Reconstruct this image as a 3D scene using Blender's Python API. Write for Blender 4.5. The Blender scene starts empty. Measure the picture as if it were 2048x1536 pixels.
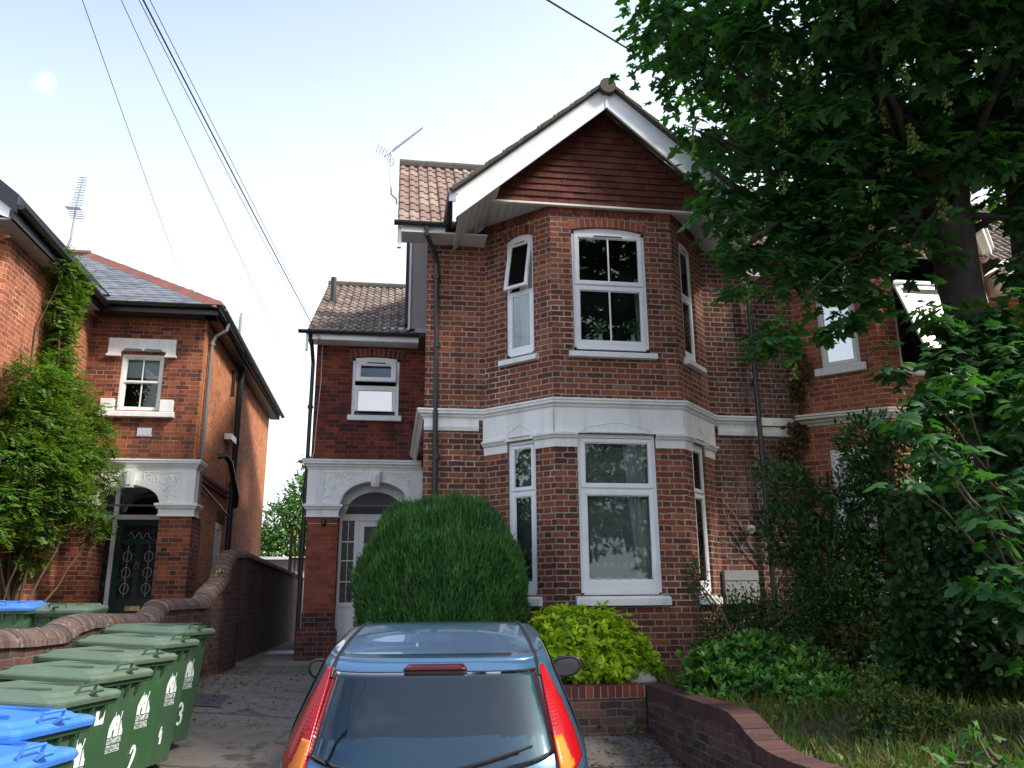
import bpy, bmesh, math, random
import numpy as np
from mathutils import Vector, Matrix
random.seed(7); RNG = np.random.default_rng(11)
D = bpy.data; C = bpy.context.scene.collection; S = bpy.context.scene
rad = math.radians
# ---------------------------------------------------------------- camera
cam_d = D.cameras.new('camera'); cam = D.objects.new('camera', cam_d); C.objects.link(cam); S.camera = cam
cam_d.sensor_width = 36; cam_d.lens = 1630.9 / 2048 * 36; cam_d.clip_start = .05; cam_d.clip_end = 2000
EYE = 2.0
def cam_rot(p, r, y):
    cp, sp, cr, sr, cy, sy = math.cos(p), math.sin(p), math.cos(r), math.sin(r), math.cos(y), math.sin(y)
    f = Vector((sy*cp, cy*cp, sp)); ri = Vector((cy, -sy, 0)); up = ri.cross(f)
    R = ri*cr + up*sr; U = -ri*sr + up*cr
    return Matrix(((R.x, U.x, -f.x), (R.y, U.y, -f.y), (R.z, U.z, -f.z))).to_4x4()
cam.matrix_world = Matrix.Translation((0, 0, EYE)) @ cam_rot(rad(14.869), rad(-.4667), rad(8.597))
# ---------------------------------------------------------------- exposure, sky, sun
S.view_settings.view_transform = 'Standard'; S.view_settings.look = 'None'
S.view_settings.exposure = 1.38; S.view_settings.gamma = 1
SUN_EL, SUN_AZ = rad(44), math.atan2(.87, -.49)
W = D.worlds.new('World'); S.world = W; W.use_nodes = True
wt = W.node_tree; wt.nodes.clear()
def wn(t, **k):
    n = wt.nodes.new(t)
    for a, b in k.items(): setattr(n, a, b)
    return n
sky = wn('ShaderNodeTexSky', sky_type='NISHITA', sun_disc=False, sun_elevation=SUN_EL, sun_rotation=SUN_AZ, altitude=50, air_density=1.0, dust_density=2.0, ozone_density=1.0)
bg = wn('ShaderNodeBackground'); bg.inputs[1].default_value = .145
tc = wn('ShaderNodeTexCoord'); mp = wn('ShaderNodeMapping'); mp.inputs['Scale'].default_value = (1, 1, 2.2)
nz = wn('ShaderNodeTexNoise'); nz.inputs['Scale'].default_value = 2.3; nz.inputs['Detail'].default_value = 7; nz.inputs['Roughness'].default_value = .55
cr = wn('ShaderNodeValToRGB'); cr.color_ramp.elements[0].position = .56; cr.color_ramp.elements[1].position = .80
sx = wn('ShaderNodeSeparateXYZ')
mr = wn('ShaderNodeMapRange'); mr.inputs['From Min'].default_value = .25; mr.inputs['From Max'].default_value = .70; mr.inputs['To Min'].default_value = .75; mr.inputs['To Max'].default_value = .0
mx = wn('ShaderNodeMath', operation='MAXIMUM'); mc = wn('ShaderNodeMix', data_type='RGBA'); mc.inputs['B'].default_value = (3.9, 4.05, 4.3, 1)
ou = wn('ShaderNodeOutputWorld'); L = wt.links.new
L(tc.outputs['Generated'], mp.inputs[0]); L(mp.outputs[0], nz.inputs['Vector']); L(nz.outputs['Fac'], cr.inputs[0])
L(tc.outputs['Generated'], sx.inputs[0]); L(sx.outputs['Z'], mr.inputs['Value'])
m2 = wn('ShaderNodeMapRange'); m2.inputs['From Min'].default_value = -.45; m2.inputs['From Max'].default_value = .35; m2.inputs['To Min'].default_value = 0; m2.inputs['To Max'].default_value = .38   # thin high cloud thickening to the east
L(sx.outputs['X'], m2.inputs['Value']); ad = wn('ShaderNodeMath', operation='ADD', use_clamp=True); L(mr.outputs[0], ad.inputs[0]); L(m2.outputs[0], ad.inputs[1])
# one small puff of cloud high in the west
vm = wn('ShaderNodeVectorMath', operation='DISTANCE'); vm.inputs[1].default_value = (-0.3498, 0.7915, 0.5012); n2 = wn('ShaderNodeTexNoise'); n2.inputs['Scale'].default_value = 16; n2.inputs['Detail'].default_value = 6
L(tc.outputs['Generated'], vm.inputs[0]); L(tc.outputs['Generated'], n2.inputs['Vector']); m3 = wn('ShaderNodeMath', operation='MULTIPLY_ADD'); L(n2.outputs['Fac'], m3.inputs[0]); m3.inputs[1].default_value = -.16; L(vm.outputs['Value'], m3.inputs[2])
m4 = wn('ShaderNodeMapRange'); m4.inputs['From Min'].default_value = -.058; m4.inputs['From Max'].default_value = -.115; L(m3.outputs[0], m4.inputs['Value']); m5 = wn('ShaderNodeMath', operation='MAXIMUM'); L(m4.outputs[0], m5.inputs[0]); L(ad.outputs[0], m5.inputs[1])
L(cr.outputs['Color'], mx.inputs[0]); L(m5.outputs[0], mx.inputs[1]); L(mx.outputs[0], mc.inputs['Factor'])
L(sky.outputs[0], mc.inputs['A']); L(mc.outputs['Result'], bg.inputs[0]); L(bg.outputs[0], ou.inputs[0])
sd = D.lights.new('sun', 'SUN'); sd.energy = 2.25; sd.angle = rad(9); sd.color = (1, .94, .84)
so = D.objects.new('sun', sd); C.objects.link(so)
sdir = Vector((math.sin(SUN_AZ)*math.cos(SUN_EL), math.cos(SUN_AZ)*math.cos(SUN_EL), math.sin(SUN_EL)))
so.rotation_euler = sdir.to_track_quat('Z', 'Y').to_euler(); so.location = sdir*60
# ---------------------------------------------------------------- object helpers
def tag(o, label=None, cat=None, group=None, kind=None):
    if label: o['label'] = label
    if cat: o['category'] = cat
    if group: o['group'] = group
    if kind: o['kind'] = kind
    return o
def empty(name, loc, label, cat, group=None, rz=0):
    o = D.objects.new(name, None); C.objects.link(o); o.location = loc; o.rotation_euler = (0, 0, rz); o.empty_display_size = .2
    return tag(o, label, cat, group)
def root_loc(p):
    while p.parent: p = p.parent
    return p.location
def copy_tree(o, parent=None):
    c = o.copy(); C.objects.link(c)
    if parent: c.parent = parent
    for ch in list(o.children): copy_tree(ch, c)
    return c
class MB:
    """collects faces; vertices are world (or local when world=False)"""
    def __init__(s): s.v = []; s.f = []; s.m = []
    def face(s, pts, m=0):
        b = len(s.v); s.v += [tuple(p) for p in pts]; s.f.append(tuple(range(b, b+len(pts)))); s.m.append(m)
    def mesh(s, vs, fs, m=0):
        b = len(s.v); s.v += [tuple(p) for p in vs]
        for f in fs: s.f.append(tuple(b+i for i in f)); s.m.append(m)
    def box(s, x0, x1, y0, y1, z0, z1, m=0):
        s.hexa([(x0,y0,z0),(x1,y0,z0),(x1,y1,z0),(x0,y1,z0),(x0,y0,z1),(x1,y0,z1),(x1,y1,z1),(x0,y1,z1)], m)
    def hexa(s, p, m=0):
        s.mesh(p, [(3,2,1,0),(4,5,6,7),(0,1,5,4),(1,2,6,5),(2,3,7,6),(3,0,4,7)], m)
    def fbox(s, F, s0, s1, o0, o1, z0, z1, m=0, ch=0):
        # box in a wall frame F(s, out, z)
        if ch:
            pf = [(s0, o0), (s1, o0), (s1, o1-ch), (s1-ch, o1), (s0+ch, o1), (s0, o1-ch)]
            n = len(pf); lo = [F(a, b, z0) for a, b in pf]; hi = [F(a, b, z1-ch) for a, b in pf]
            top = [F(a+(ch if a == s0 else -ch if a == s1 else 0), b-(ch if b > o0 else 0)*(1 if b == o1 else 0), z1) for a, b in pf]
            vs = lo+hi+top; fs = [tuple(range(n))[::-1], tuple(range(2*n, 3*n))]
            for i in range(n):
                j = (i+1) % n; fs += [(i, j, n+j, n+i), (n+i, n+j, 2*n+j, 2*n+i)]
            s.mesh(vs, fs, m); return
        s.hexa([F(s0,o1,z0),F(s1,o1,z0),F(s1,o0,z0),F(s0,o0,z0),F(s0,o1,z1),F(s1,o1,z1),F(s1,o0,z1),F(s0,o0,z1)], m)
    def tube(s, pts, r, n=8, m=0, cap=True):
        pts = [Vector(p) for p in pts]; k = len(pts); rs = r if isinstance(r, (list, tuple)) else [r]*k
        rings = []; prev = None
        for i, p in enumerate(pts):
            d = (pts[min(i+1, k-1)]-pts[max(i-1, 0)])
            if d.length < 1e-9: d = Vector((0, 0, 1))
            d.normalize()
            a = prev if prev is not None else (Vector((0, 0, 1)) if abs(d.z) < .9 else Vector((1, 0, 0)))
            a = (a-d*a.dot(d))
            if a.length < 1e-6: a = d.orthogonal()
            a.normalize(); prev = a; b = d.cross(a)
            rings.append([p+(a*math.cos(t)+b*math.sin(t))*rs[i] for t in [2*math.pi*j/n for j in range(n)]])
        vs = [q for ri in rings for q in ri]; fs = []
        for i in range(k-1):
            for j in range(n):
                fs.append((i*n+j, i*n+(j+1) % n, (i+1)*n+(j+1) % n, (i+1)*n+j))
        if cap: fs += [tuple(range(n))[::-1], tuple(range((k-1)*n, k*n))]
        s.mesh(vs, fs, m)
    def extrude(s, poly, vec, m=0):
        n = len(poly); a = [Vector(p) for p in poly]; b = [p+Vector(vec) for p in a]
        fs = [tuple(range(n)), tuple(range(n, 2*n))[::-1]]+[(i, n+i, n+(i+1) % n, (i+1) % n) for i in range(n)]
        s.mesh(a+b, fs, m)
    def build(s, name, mats, parent=None, smooth=False, world=True, bevel=0):
        me = D.meshes.new(name); off = root_loc(parent) if (parent and world) else Vector((0, 0, 0))
        me.from_pydata([(x-off.x, y-off.y, z-off.z) for x, y, z in s.v], [], s.f)
        if not isinstance(mats, (list, tuple)): mats = [mats]
        for m_ in mats: me.materials.append(m_)
        me.polygons.foreach_set('material_index', s.m)
        if smooth: me.polygons.foreach_set('use_smooth', [True]*len(s.f))
        me.validate(); 
        if smooth or bevel:
            bm = bmesh.new(); bm.from_mesh(me); bmesh.ops.remove_doubles(bm, verts=bm.verts, dist=.0004)
            bmesh.ops.recalc_face_normals(bm, faces=bm.faces)
            if bevel:
                bmesh.ops.bevel(bm, geom=[e for e in bm.edges if len(e.link_faces) == 2 and e.calc_face_angle(0) > .5], offset=bevel, segments=2, affect='EDGES', clamp_overlap=True)
            bm.to_mesh(me); bm.free()
        uvl = me.uv_layers.new(name='uv'); nl = len(me.loops); uv = np.zeros((nl, 2)); co = np.empty(len(me.vertices)*3); me.vertices.foreach_get('co', co); co = co.reshape(-1, 3)
        for p in me.polygons:
            n = p.normal; li = list(p.loop_indices); vi = list(p.vertices)
            if abs(n.z) > .8: uv[li] = co[vi][:, :2]
            else:
                l = math.hypot(n.x, n.y) or 1; tx, ty = -n.y/l, n.x/l
                uv[li, 0] = co[vi, 0]*tx+co[vi, 1]*ty; uv[li, 1] = co[vi, 2]
        uvl.data.foreach_set('uv', uv.ravel())
        o = D.objects.new(name, me); C.objects.link(o)
        if parent: o.parent = parent
        return o
# ---------------------------------------------------------------- materials
MAT = {}
class NT:
    def __init__(s, name):
        s.m = D.materials.new(name); s.m.use_nodes = True; s.t = s.m.node_tree; s.t.nodes.clear()
    def n(s, t, ins=None, **k):
        n = s.t.nodes.new(t)
        for a, b in k.items(): setattr(n, a, b)
        for a, b in (ins or {}).items():
            if hasattr(b, 'is_output') or isinstance(b, bpy.types.NodeSocket): s.t.links.new(b, n.inputs[a])
            else: n.inputs[a].default_value = b
        return n
    def math(s, op, a, b=0, c=None):
        i = {0: a, 1: b}
        if c is not None: i[2] = c
        return s.n('ShaderNodeMath', i, operation=op).outputs[0]
    def mix(s, f, a, b, bt='MIX'):
        return s.n('ShaderNodeMix', {'Factor': f, 'A': a, 'B': b}, data_type='RGBA', blend_type=bt).outputs['Result']
    def ramp(s, f, stops):
        r = s.n('ShaderNodeValToRGB', {0: f}); e = r.color_ramp.elements
        while len(e) < len(stops): e.new(.5)
        for x, (p, c) in zip(e, stops): x.position = p; x.color = c if len(c) == 4 else (*c, 1)
        return r.outputs[0]
    def noise(s, scale, vec=None, detail=4, rough=.55):
        i = {'Scale': scale, 'Detail': detail, 'Roughness': rough}
        if vec is not None: i['Vector'] = vec
        return s.n('ShaderNodeTexNoise', i).outputs['Fac']
    def obj(s): return s.n('ShaderNodeTexCoord').outputs['Object']
    def bump(s, h, strength=.3, dist=.01):
        return s.n('ShaderNodeBump', {'Height': h, 'Strength': strength, 'Distance': dist}).outputs[0]
    def out(s, base, rough=.6, normal=None, metal=0, spec=.5, coat=0, trans=None):
        i = {'Base Color': base, 'Roughness': rough, 'Metallic': metal, 'Specular IOR Level': spec, 'Coat Weight': coat}
        if normal is not None: i['Normal'] = normal
        p = s.n('ShaderNodeBsdfPrincipled', i); sh = p.outputs[0]
        if trans:
            tr = s.n('ShaderNodeBsdfTranslucent', {'Color': trans[1]}); sh = s.n('ShaderNodeMixShader', {0: trans[0], 1: sh, 2: tr.outputs[0]}).outputs[0]
        o = s.n('ShaderNodeOutputMaterial', {0: sh}); return s.m
def c4(c): return (c[0], c[1], c[2], 1)
def plain(name, col, rough=.5, var=.12, scale=6, bump=.15, metal=0, coat=0, spec=.5, dirt=None):
    """slightly uneven surface, with optional dirt patches"""
    t = NT(name); v = t.obj(); f = t.noise(scale, v, 5)
    c = t.mix(f, c4([x*(1-var) for x in col]), c4([min(1, x*(1+var)) for x in col]))
    if dirt:
        vd = t.n('ShaderNodeMapping', {'Vector': v, 'Scale': (5, 5, .7)}).outputs[0] if name in ('white_paint', 'cream_paint', 'wood_white') else v
        g = t.ramp(t.noise(dirt[1], vd, 6, .65), [(.48, (0, 0, 0)), (.72, (1, 1, 1))]); c = t.mix(t.math('MULTIPLY', g, dirt[2]), c, c4(dirt[0]))
    if name in ('bin_green', 'lid_green', 'bin_blue'):   # each bin weathered differently
        c = t.mix(t.n('ShaderNodeMapRange', {'Value': t.n('ShaderNodeObjectInfo').outputs['Random'], 'To Min': 0, 'To Max': .38}).outputs[0], c, c4([x*.45+.05 for x in col])); sc_ = t.ramp(t.noise(26, t.n('ShaderNodeMapping', {'Vector': v, 'Scale': (1, .3, 3)}).outputs[0], 3), [(.66, (0, 0, 0)), (.72, (1, 1, 1))]); c = t.mix(t.math('MULTIPLY', sc_, .3), c, c4([min(1, x*1.6+.06) for x in col]))
    r = t.n('ShaderNodeMapRange', {'Value': f, 'To Min': rough*.85, 'To Max': min(1, rough*1.15)}).outputs[0]
    MAT[name] = t.out(c, r, t.bump(t.noise(scale*9, v, 4), bump, .004), metal, spec, coat); return MAT[name]
def island(name, cols, rough=.8, bump=.3, bscale=60, spots=None, trans=None, spec=.3, gain=1, lum=0):
    """colour per loose piece (tile, leaf, brick)"""
    t = NT(name); g = t.n('ShaderNodeNewGeometry').outputs['Random Per Island']; v = t.obj()
    k = len(cols); c = t.ramp(g, [((i+.5)/k, c_) for i, c_ in enumerate(cols)])
    if spots:
        f = t.ramp(t.noise(spots[1], v, 5, .7), [(spots[2], (0, 0, 0)), (spots[2]+.12, (1, 1, 1))]); c = t.mix(t.math('MULTIPLY', f, spots[3]), c, c4(spots[0]))
    nb = t.bump(t.noise(bscale, v, 4), bump, .006) if bump else None
    tr = (trans[0], t.mix(1.0, c, c4(trans[1]), 'MULTIPLY')) if trans else None
    MAT[name] = t.out(c, rough, nb, 0, spec, 0, tr); return MAT[name]
def brick(name, reds, mortar, jw=.010, course=.076, dark_at=None, warp=.0016, stain=None, rough=.85, head=None, topdark=None):
    """Flemish bond worked out from uv in metres: stretcher, header, staggered"""
    t = NT(name); uv = t.n('ShaderNodeUVMap', uv_map='uv').outputs[0]; ob = t.obj()
    n3 = t.n('ShaderNodeTexNoise', {'Scale': 9, 'Detail': 3, 'Vector': uv}).outputs['Color']
    off = t.n('ShaderNodeVectorMath', {0: n3, 1: (.5, .5, .5)}, operation='SUBTRACT').outputs[0]
    off = t.n('ShaderNodeVectorMath', {0: off, 'Scale': warp*14}, operation='SCALE').outputs[0]
    n4 = t.n('ShaderNodeTexNoise', {'Scale': 70, 'Detail': 2, 'Vector': uv}).outputs['Color']
    of2 = t.n('ShaderNodeVectorMath', {0: n4, 1: (.5, .5, .5)}, operation='SUBTRACT').outputs[0]
    of2 = t.n('ShaderNodeVectorMath', {0: of2, 'Scale': warp*4}, operation='SCALE').outputs[0]
    p = t.n('ShaderNodeVectorMath', {0: uv, 1: off}).outputs[0]; p = t.n('ShaderNodeVectorMath', {0: p, 1: of2}).outputs[0]
    xyz = t.n('ShaderNodeSeparateXYZ', {0: p}); u, v = xyz.outputs[0], xyz.outputs[1]
    per = .3475*course/.076; st = .235*course/.076
    rv = t.math('DIVIDE', v, course); row = t.math('FLOOR', rv); fv = t.math('MULTIPLY', t.math('FRACT', rv), course)
    par = t.math('MULTIPLY', t.math('FLOORED_MODULO', row, 2), .5)
    uu = t.math('ADD', t.math('DIVIDE', u, per), par); cell = t.math('FLOOR', uu); fu = t.math('MULTIPLY', t.math('FRACT', uu), per)
    ish = t.math('GREATER_THAN', fu, st)
    loc = t.math('SUBTRACT', fu, t.math('MULTIPLY', ish, st)); wid = t.math('ADD', st, t.math('MULTIPLY', ish, per-2*st))
    d = t.math('MINIMUM', t.math('MINIMUM', loc, t.math('SUBTRACT', wid, loc)), t.math('MINIMUM', fv, t.math('SUBTRACT', course, fv)))
    mask = t.n('ShaderNodeMapRange', {'Value': d, 'From Min': jw*.5-.0012, 'From Max': jw*.5+.0018}, interpolation_type='SMOOTHSTEP').outputs[0]
    idv = t.n('ShaderNodeCombineXYZ', {0: t.math('ADD', t.math('MULTIPLY', cell, 2), ish), 1: row, 2: 3.7}).outputs[0]
    wn_ = t.n('ShaderNodeTexWhiteNoise', {0: idv}, noise_dimensions='3D'); rnd = wn_.outputs['Value']
    if head: rnd = t.math('MULTIPLY', rnd, t.math('SUBTRACT', 1, t.math('MULTIPLY', ish, head)))
    big = t.noise(.9, ob, 4); rnd = t.math('ADD', t.math('MULTIPLY', rnd, .72), t.math('MULTIPLY', t.math('SUBTRACT', big, .36), .9))
    k = len(reds); col = t.ramp(rnd, [((i+.3)/k, r) for i, r in enumerate(reds)])
    fine = t.noise(38, ob, 5, .7); col = t.mix(t.math('MULTIPLY', t.math('SUBTRACT', fine, .3), .8), col, c4([x*.45 for x in reds[k//2]]))
    mcol = t.mix(t.noise(13, ob, 4), c4([x*.7 for x in mortar]), c4([min(1, x*1.2) for x in mortar]))
    c = t.mix(mask, mcol, col)
    for (sc, scale, lo, amt) in (stain or []):
        f = t.ramp(t.noise(scale, ob, 6, .62), [(lo, (0, 0, 0)), (lo+.16, (1, 1, 1))]); c = t.mix(t.math('MULTIPLY', f, amt), c, c4(sc))
    stv = t.n('ShaderNodeMapping', {'Vector': uv, 'Scale': (5.5, .55, 1)}).outputs[0]; sk = t.ramp(t.noise(1.0, stv, 5, .7), [(.50, (0, 0, 0)), (.74, (1, 1, 1))])   # soot and rain runs
    c = t.mix(t.math('MULTIPLY', sk, .50), c, c4([x*.30+.006 for x in reds[1]])); pa = t.ramp(t.noise(1.7, t.n('ShaderNodeVectorMath', {0: ob, 1: (9, 3, 5)}).outputs[0], 3), [(.60, (0, 0, 0)), (.64, (1, 1, 1))])
    c = t.mix(t.math('MULTIPLY', t.math('MULTIPLY', pa, t.math('SUBTRACT', 1, mask)), .55), c, c4([min(1, x*1.9) for x in mortar]))
    h = t.math('ADD', mask, t.math('MULTIPLY', fine, .35))
    MAT[name] = t.out(c, rough, t.bump(h, .75, .006), 0, .25); return MAT[name]
brick('brick_front', [(.055,.028,.024), (.145,.045,.029), (.215,.063,.034), (.28,.084,.041), (.35,.115,.052)], (.33,.295,.24), .0135, stain=[((.045,.035,.03), 1.1, .60, .6), ((.5,.47,.42), 3.1, .66, .35)], head=.45)
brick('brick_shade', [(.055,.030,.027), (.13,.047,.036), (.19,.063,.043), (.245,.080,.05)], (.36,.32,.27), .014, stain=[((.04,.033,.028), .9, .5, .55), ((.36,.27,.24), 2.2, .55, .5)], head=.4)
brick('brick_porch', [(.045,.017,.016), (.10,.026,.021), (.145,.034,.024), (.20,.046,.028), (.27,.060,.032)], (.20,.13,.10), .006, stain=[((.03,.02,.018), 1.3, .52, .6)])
brick('brick_pillar', [(.16,.046,.032), (.24,.060,.036), (.29,.075,.042), (.34,.09,.05)], (.22,.13,.10), .005, stain=[((.10,.06,.05), 1.5, .58, .4)])
brick('brick_plinth', [(.035,.022,.022), (.07,.028,.025), (.12,.035,.028), (.17,.05,.03)], (.2,.16,.13), .009, stain=[((.3,.28,.24), 5, .66, .4)])
brick('brick_left', [(.06,.027,.028), (.13,.042,.034), (.21,.060,.036), (.30,.085,.042), (.38,.115,.05)], (.38,.29,.19), .006, stain=[((.10,.05,.04), .7, .52, .5)])
brick('brick_left_side', [(.32,.10,.042), (.42,.135,.055), (.50,.17,.07), (.55,.20,.085)], (.45,.34,.22), .007, stain=[((.25,.11,.07), .8, .6, .4)])
brick('brick_garden', [(.050,.035,.032), (.095,.052,.046), (.13,.064,.055), (.17,.080,.066)], (.15,.13,.10), .011, warp=.0034, stain=[((.30,.27,.23), 3.4, .60, .5), ((.03,.03,.022), 1.3, .50, .6), ((.16,.18,.08), 4.2, .66, .4)], rough=.95)
brick('brick_right', [(.19,.052,.030), (.30,.08,.042), (.38,.11,.05), (.45,.14,.065)], (.42,.36,.27), .009, stain=[((.15,.10,.08), 1, .6, .35)])
VN = [(.16,.045,.027), (.24,.062,.034), (.31,.085,.042), (.2,.05,.03)]
island('voussoir', VN, .85, .4); island('voussoir_dark', [(.11,.03,.022), (.17,.042,.028), (.24,.06,.034)], .85, .4)
island('coping_brick', [(.070,.052,.045), (.105,.070,.060), (.14,.088,.074), (.10,.073,.063), (.125,.072,.060)], .95, .8, 45, ((.34,.32,.27), 14, .57, .75))
island('coping_red', [(.12,.030,.024), (.18,.045,.030), (.22,.055,.034), (.09,.028,.026)], .9, .5, 50)
island('coping_purple', [(.060,.030,.029), (.10,.045,.040), (.078,.036,.034)], .9, .5, 50, ((.3,.27,.24), 20, .62, .4))
plain('mortar', (.34,.30,.24), .95, .2, 20, .4)
plain('white_paint', (.80,.80,.77), .55, .04, 3, .25, dirt=((.40,.40,.34), 1.0, .42))
plain('cream_paint', (.74,.72,.62), .55, .05, 3, .2, dirt=((.4,.38,.3), 2.5, .3))
plain('upvc', (.82,.83,.84), .35, .03, 3, .08, dirt=((.55,.55,.52), 2.5, .4))
plain('grey_render', (.33,.30,.30), .85, .07, 2, .4)
plain('soffit', (.62,.61,.57), .5, .05, 2, .1)
plain('gutter_black', (.018,.019,.021), .38, .2, 8, .1)
plain('pipe_grey', (.16,.16,.17), .5, .1, 8, .1)
plain('lead', (.36,.40,.45), .45, .15, 9, .3)
plain('galv', (.45,.46,.47), .35, .1, 9, .1, metal=.8)
plain('black_plastic', (.012,.012,.013), .45, .2, 8, .1)
plain('wire_black', (.02,.022,.03), .6, .1, 8, 0)
plain('wood_white', (.68,.67,.66), .45, .04, 3, .15, dirt=((.3,.3,.3), 2.2, .3))
plain('door_green', (.006,.035,.032), .3, .2, 3, .15)
plain('brass', (.75,.55,.2), .25, .1, 5, 0, metal=1)
plain('concrete', (.24,.215,.185), .95, .25, 5, .6, dirt=((.07,.065,.05), 3, .8))
plain('bin_green', (.030,.092,.034), .48, .16, 3, .25, dirt=((.11,.14,.11), 6, .35))
plain('lid_green', (.095,.145,.095), .55, .12, 4, .35, dirt=((.17,.21,.17), 5, .5))
plain('bin_blue', (.045,.19,.62), .5, .1, 3, .2, dirt=((.15,.3,.6), 4, .5))
plain('bin_grey', (.10,.10,.10), .5, .1, 3, .2)
plain('print_white', (.78,.82,.84), .6, .05, 30, .1, dirt=((.3,.4,.32), 30, .4))
plain('bark', (.032,.027,.021), .95, .45, 9, 1.0, dirt=((.075,.07,.055), 4, .6))
plain('twig', (.09,.065,.04), .9, .3, 12, .4)
plain('dead_stem', (.30,.23,.17), .9, .3, 20, .3)
plain('soil', (.055,.040,.028), 1, .5, 9, 1.0, dirt=((.10,.085,.05), 5, .8))
plain('asphalt', (.055,.055,.057), .92, .2, 12, .7)
plain('paving', (.24,.23,.22), .9, .2, 6, .5)
plain('stone', (.36,.33,.29), .9, .25, 7, .7)
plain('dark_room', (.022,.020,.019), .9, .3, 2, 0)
plain('sash_red', (.12,.035,.035), .6, .1, 3, .1)
plain('rubber', (.015,.015,.016), .7, .2, 8, .1)
plain('wheel_alloy', (.4,.4,.42), .35, .1, 5, 0, metal=.9)
plain('box_grey', (.30,.30,.29), .6, .1, 3, .1, dirt=((.16,.18,.14), 4, .4))
plain('far_paint', (.62,.64,.68), .7, .05, 2, .1)
plain('fence_wood', (.20,.15,.09), .9, .3, 9, .4)
plain('blind', (.62,.62,.62), .8, .04, 5, .1)
plain('paper', (.7,.7,.68), .8, .05, 5, .1)
island('tile_concrete', [(.23,.145,.115), (.27,.195,.145), (.31,.245,.19), (.25,.155,.135), (.20,.16,.125)], .9, .5, 40, ((.10,.09,.065), 6, .56, .65))
island('tile_old', [(.17,.125,.10), (.22,.17,.135), (.26,.21,.165), (.20,.135,.115), (.15,.12,.095)], .95, .5, 40, ((.065,.06,.048), 3, .50, .7))
island('tile_verge', [(.06,.055,.048), (.095,.085,.07), (.075,.065,.055)], .95, .8, 40, ((.26,.25,.20), 26, .60, .7))
island('tile_hung', [(.095,.030,.022), (.125,.038,.026), (.155,.048,.032), (.11,.034,.025)], .85, .4, 60, ((.05,.02,.016), 2.2, .5, .5))
island('slate', [(.10,.11,.125), (.14,.15,.165), (.17,.18,.19), (.12,.125,.135)], .5, .4, 30, ((.2,.15,.13), 4, .6, .4), spec=.5)
island('ridge_red', [(.19,.075,.055), (.24,.09,.065), (.17,.08,.066)], .8, .3, 30)
def leafm(name, cols, tr=.3, tc_=(1.5,1.7,.5), rough=.5, spec=.28, patch_=None): island(name, cols, rough, 0, 60, patch_, (tr, tc_), spec)
leafm('leaf_sycamore', [(.021,.068,.021), (.033,.104,.029), (.050,.140,.038), (.027,.088,.034)], .36, (1.6,2.0,.5))
leafm('leaf_sycamore_young', [(.040,.125,.024), (.055,.155,.030), (.075,.185,.034)], .35)
leafm('leaf_key', [(.13,.19,.045), (.10,.16,.035)], .35)
leafm('leaf_conifer', [(.040,.13,.028), (.065,.19,.04), (.10,.25,.055), (.045,.15,.05), (.13,.29,.07)], .25, (1.3,1.5,.8), rough=.6, patch_=((.025,.075,.022), 3.2, .46, .6))
leafm('leaf_choisya', [(.30,.42,.012), (.40,.54,.018), (.48,.62,.03), (.22,.38,.015)], .35)
leafm('leaf_choisya_low', [(.09,.17,.015), (.13,.24,.02), (.2,.18,.05)], .3)
leafm('leaf_shrub', [(.05,.14,.025), (.08,.20,.035), (.12,.28,.055)], .3)
leafm('leaf_privet', [(.014,.044,.013), (.022,.064,.017), (.036,.095,.024)], .25)
leafm('leaf_privet_light', [(.03,.08,.018), (.05,.12,.03), (.07,.15,.035)], .3)
leafm('leaf_vine', [(.035,.105,.014), (.055,.145,.018), (.085,.19,.024), (.12,.21,.03), (.14,.13,.03)], .38)
leafm('leaf_far', [(.035,.10,.018), (.06,.155,.026), (.09,.20,.035)], .35)
leafm('leaf_yellowish', [(.10,.14,.022), (.15,.18,.03), (.08,.12,.025)], .3)
leafm('leaf_dead', [(.13,.06,.025), (.19,.10,.04), (.09,.045,.02)], .2)
leafm('grass', [(.05,.11,.015), (.08,.16,.022), (.12,.17,.04), (.14,.13,.06)], .3)
leafm('petal', [(.7,.72,.72), (.8,.8,.85)], .2, (1,1,1))
leafm('petal_yellow', [(.6,.5,.03)], .2, (1,1,1))
def glass(name, tint=(.9,.95,.95), refl=1.6, rough=0.0):
    t = NT(name); fr = t.n('ShaderNodeFresnel', {'IOR': 1.5}).outputs[0]; f = t.math('MINIMUM', t.math('MULTIPLY', fr, refl), 1)
    nb = t.bump(t.noise(1.6, t.obj(), 2), .06, .02)
    g = t.n('ShaderNodeBsdfGlossy', {'Roughness': rough, 'Normal': nb} if name != 'car_glass' else {'Roughness': .025}); tr = t.n('ShaderNodeBsdfTransparent', {0: c4(tint)})
    m = t.n('ShaderNodeMixShader', {0: f, 1: tr.outputs[0], 2: g.outputs[0]}); t.n('ShaderNodeOutputMaterial', {0: m.outputs[0]}); MAT[name] = t.m
glass('pane_glass', refl=1.2); glass('pane_sky', (.35,.42,.5), 14.0); glass('car_glass', (.45,.8,.9), 2.1)
def lead_glass():
    t = NT('leaded_glass'); v = t.obj(); vo = t.n('ShaderNodeTexVoronoi', {'Vector': v, 'Scale': 9}, feature='DISTANCE_TO_EDGE').outputs['Distance']
    m = t.ramp(vo, [(.02, (1, 1, 1)), (.05, (0, 0, 0))]); c = t.mix(m, (.012,.014,.016,1), (.06,.06,.06,1)); MAT['leaded_glass'] = t.out(c, .25, t.bump(vo, .3, .005), 0, .25)
lead_glass(); plain('leaded_plain', (.03,.033,.036), .3, .3, 2, .0, spec=.2)
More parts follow.
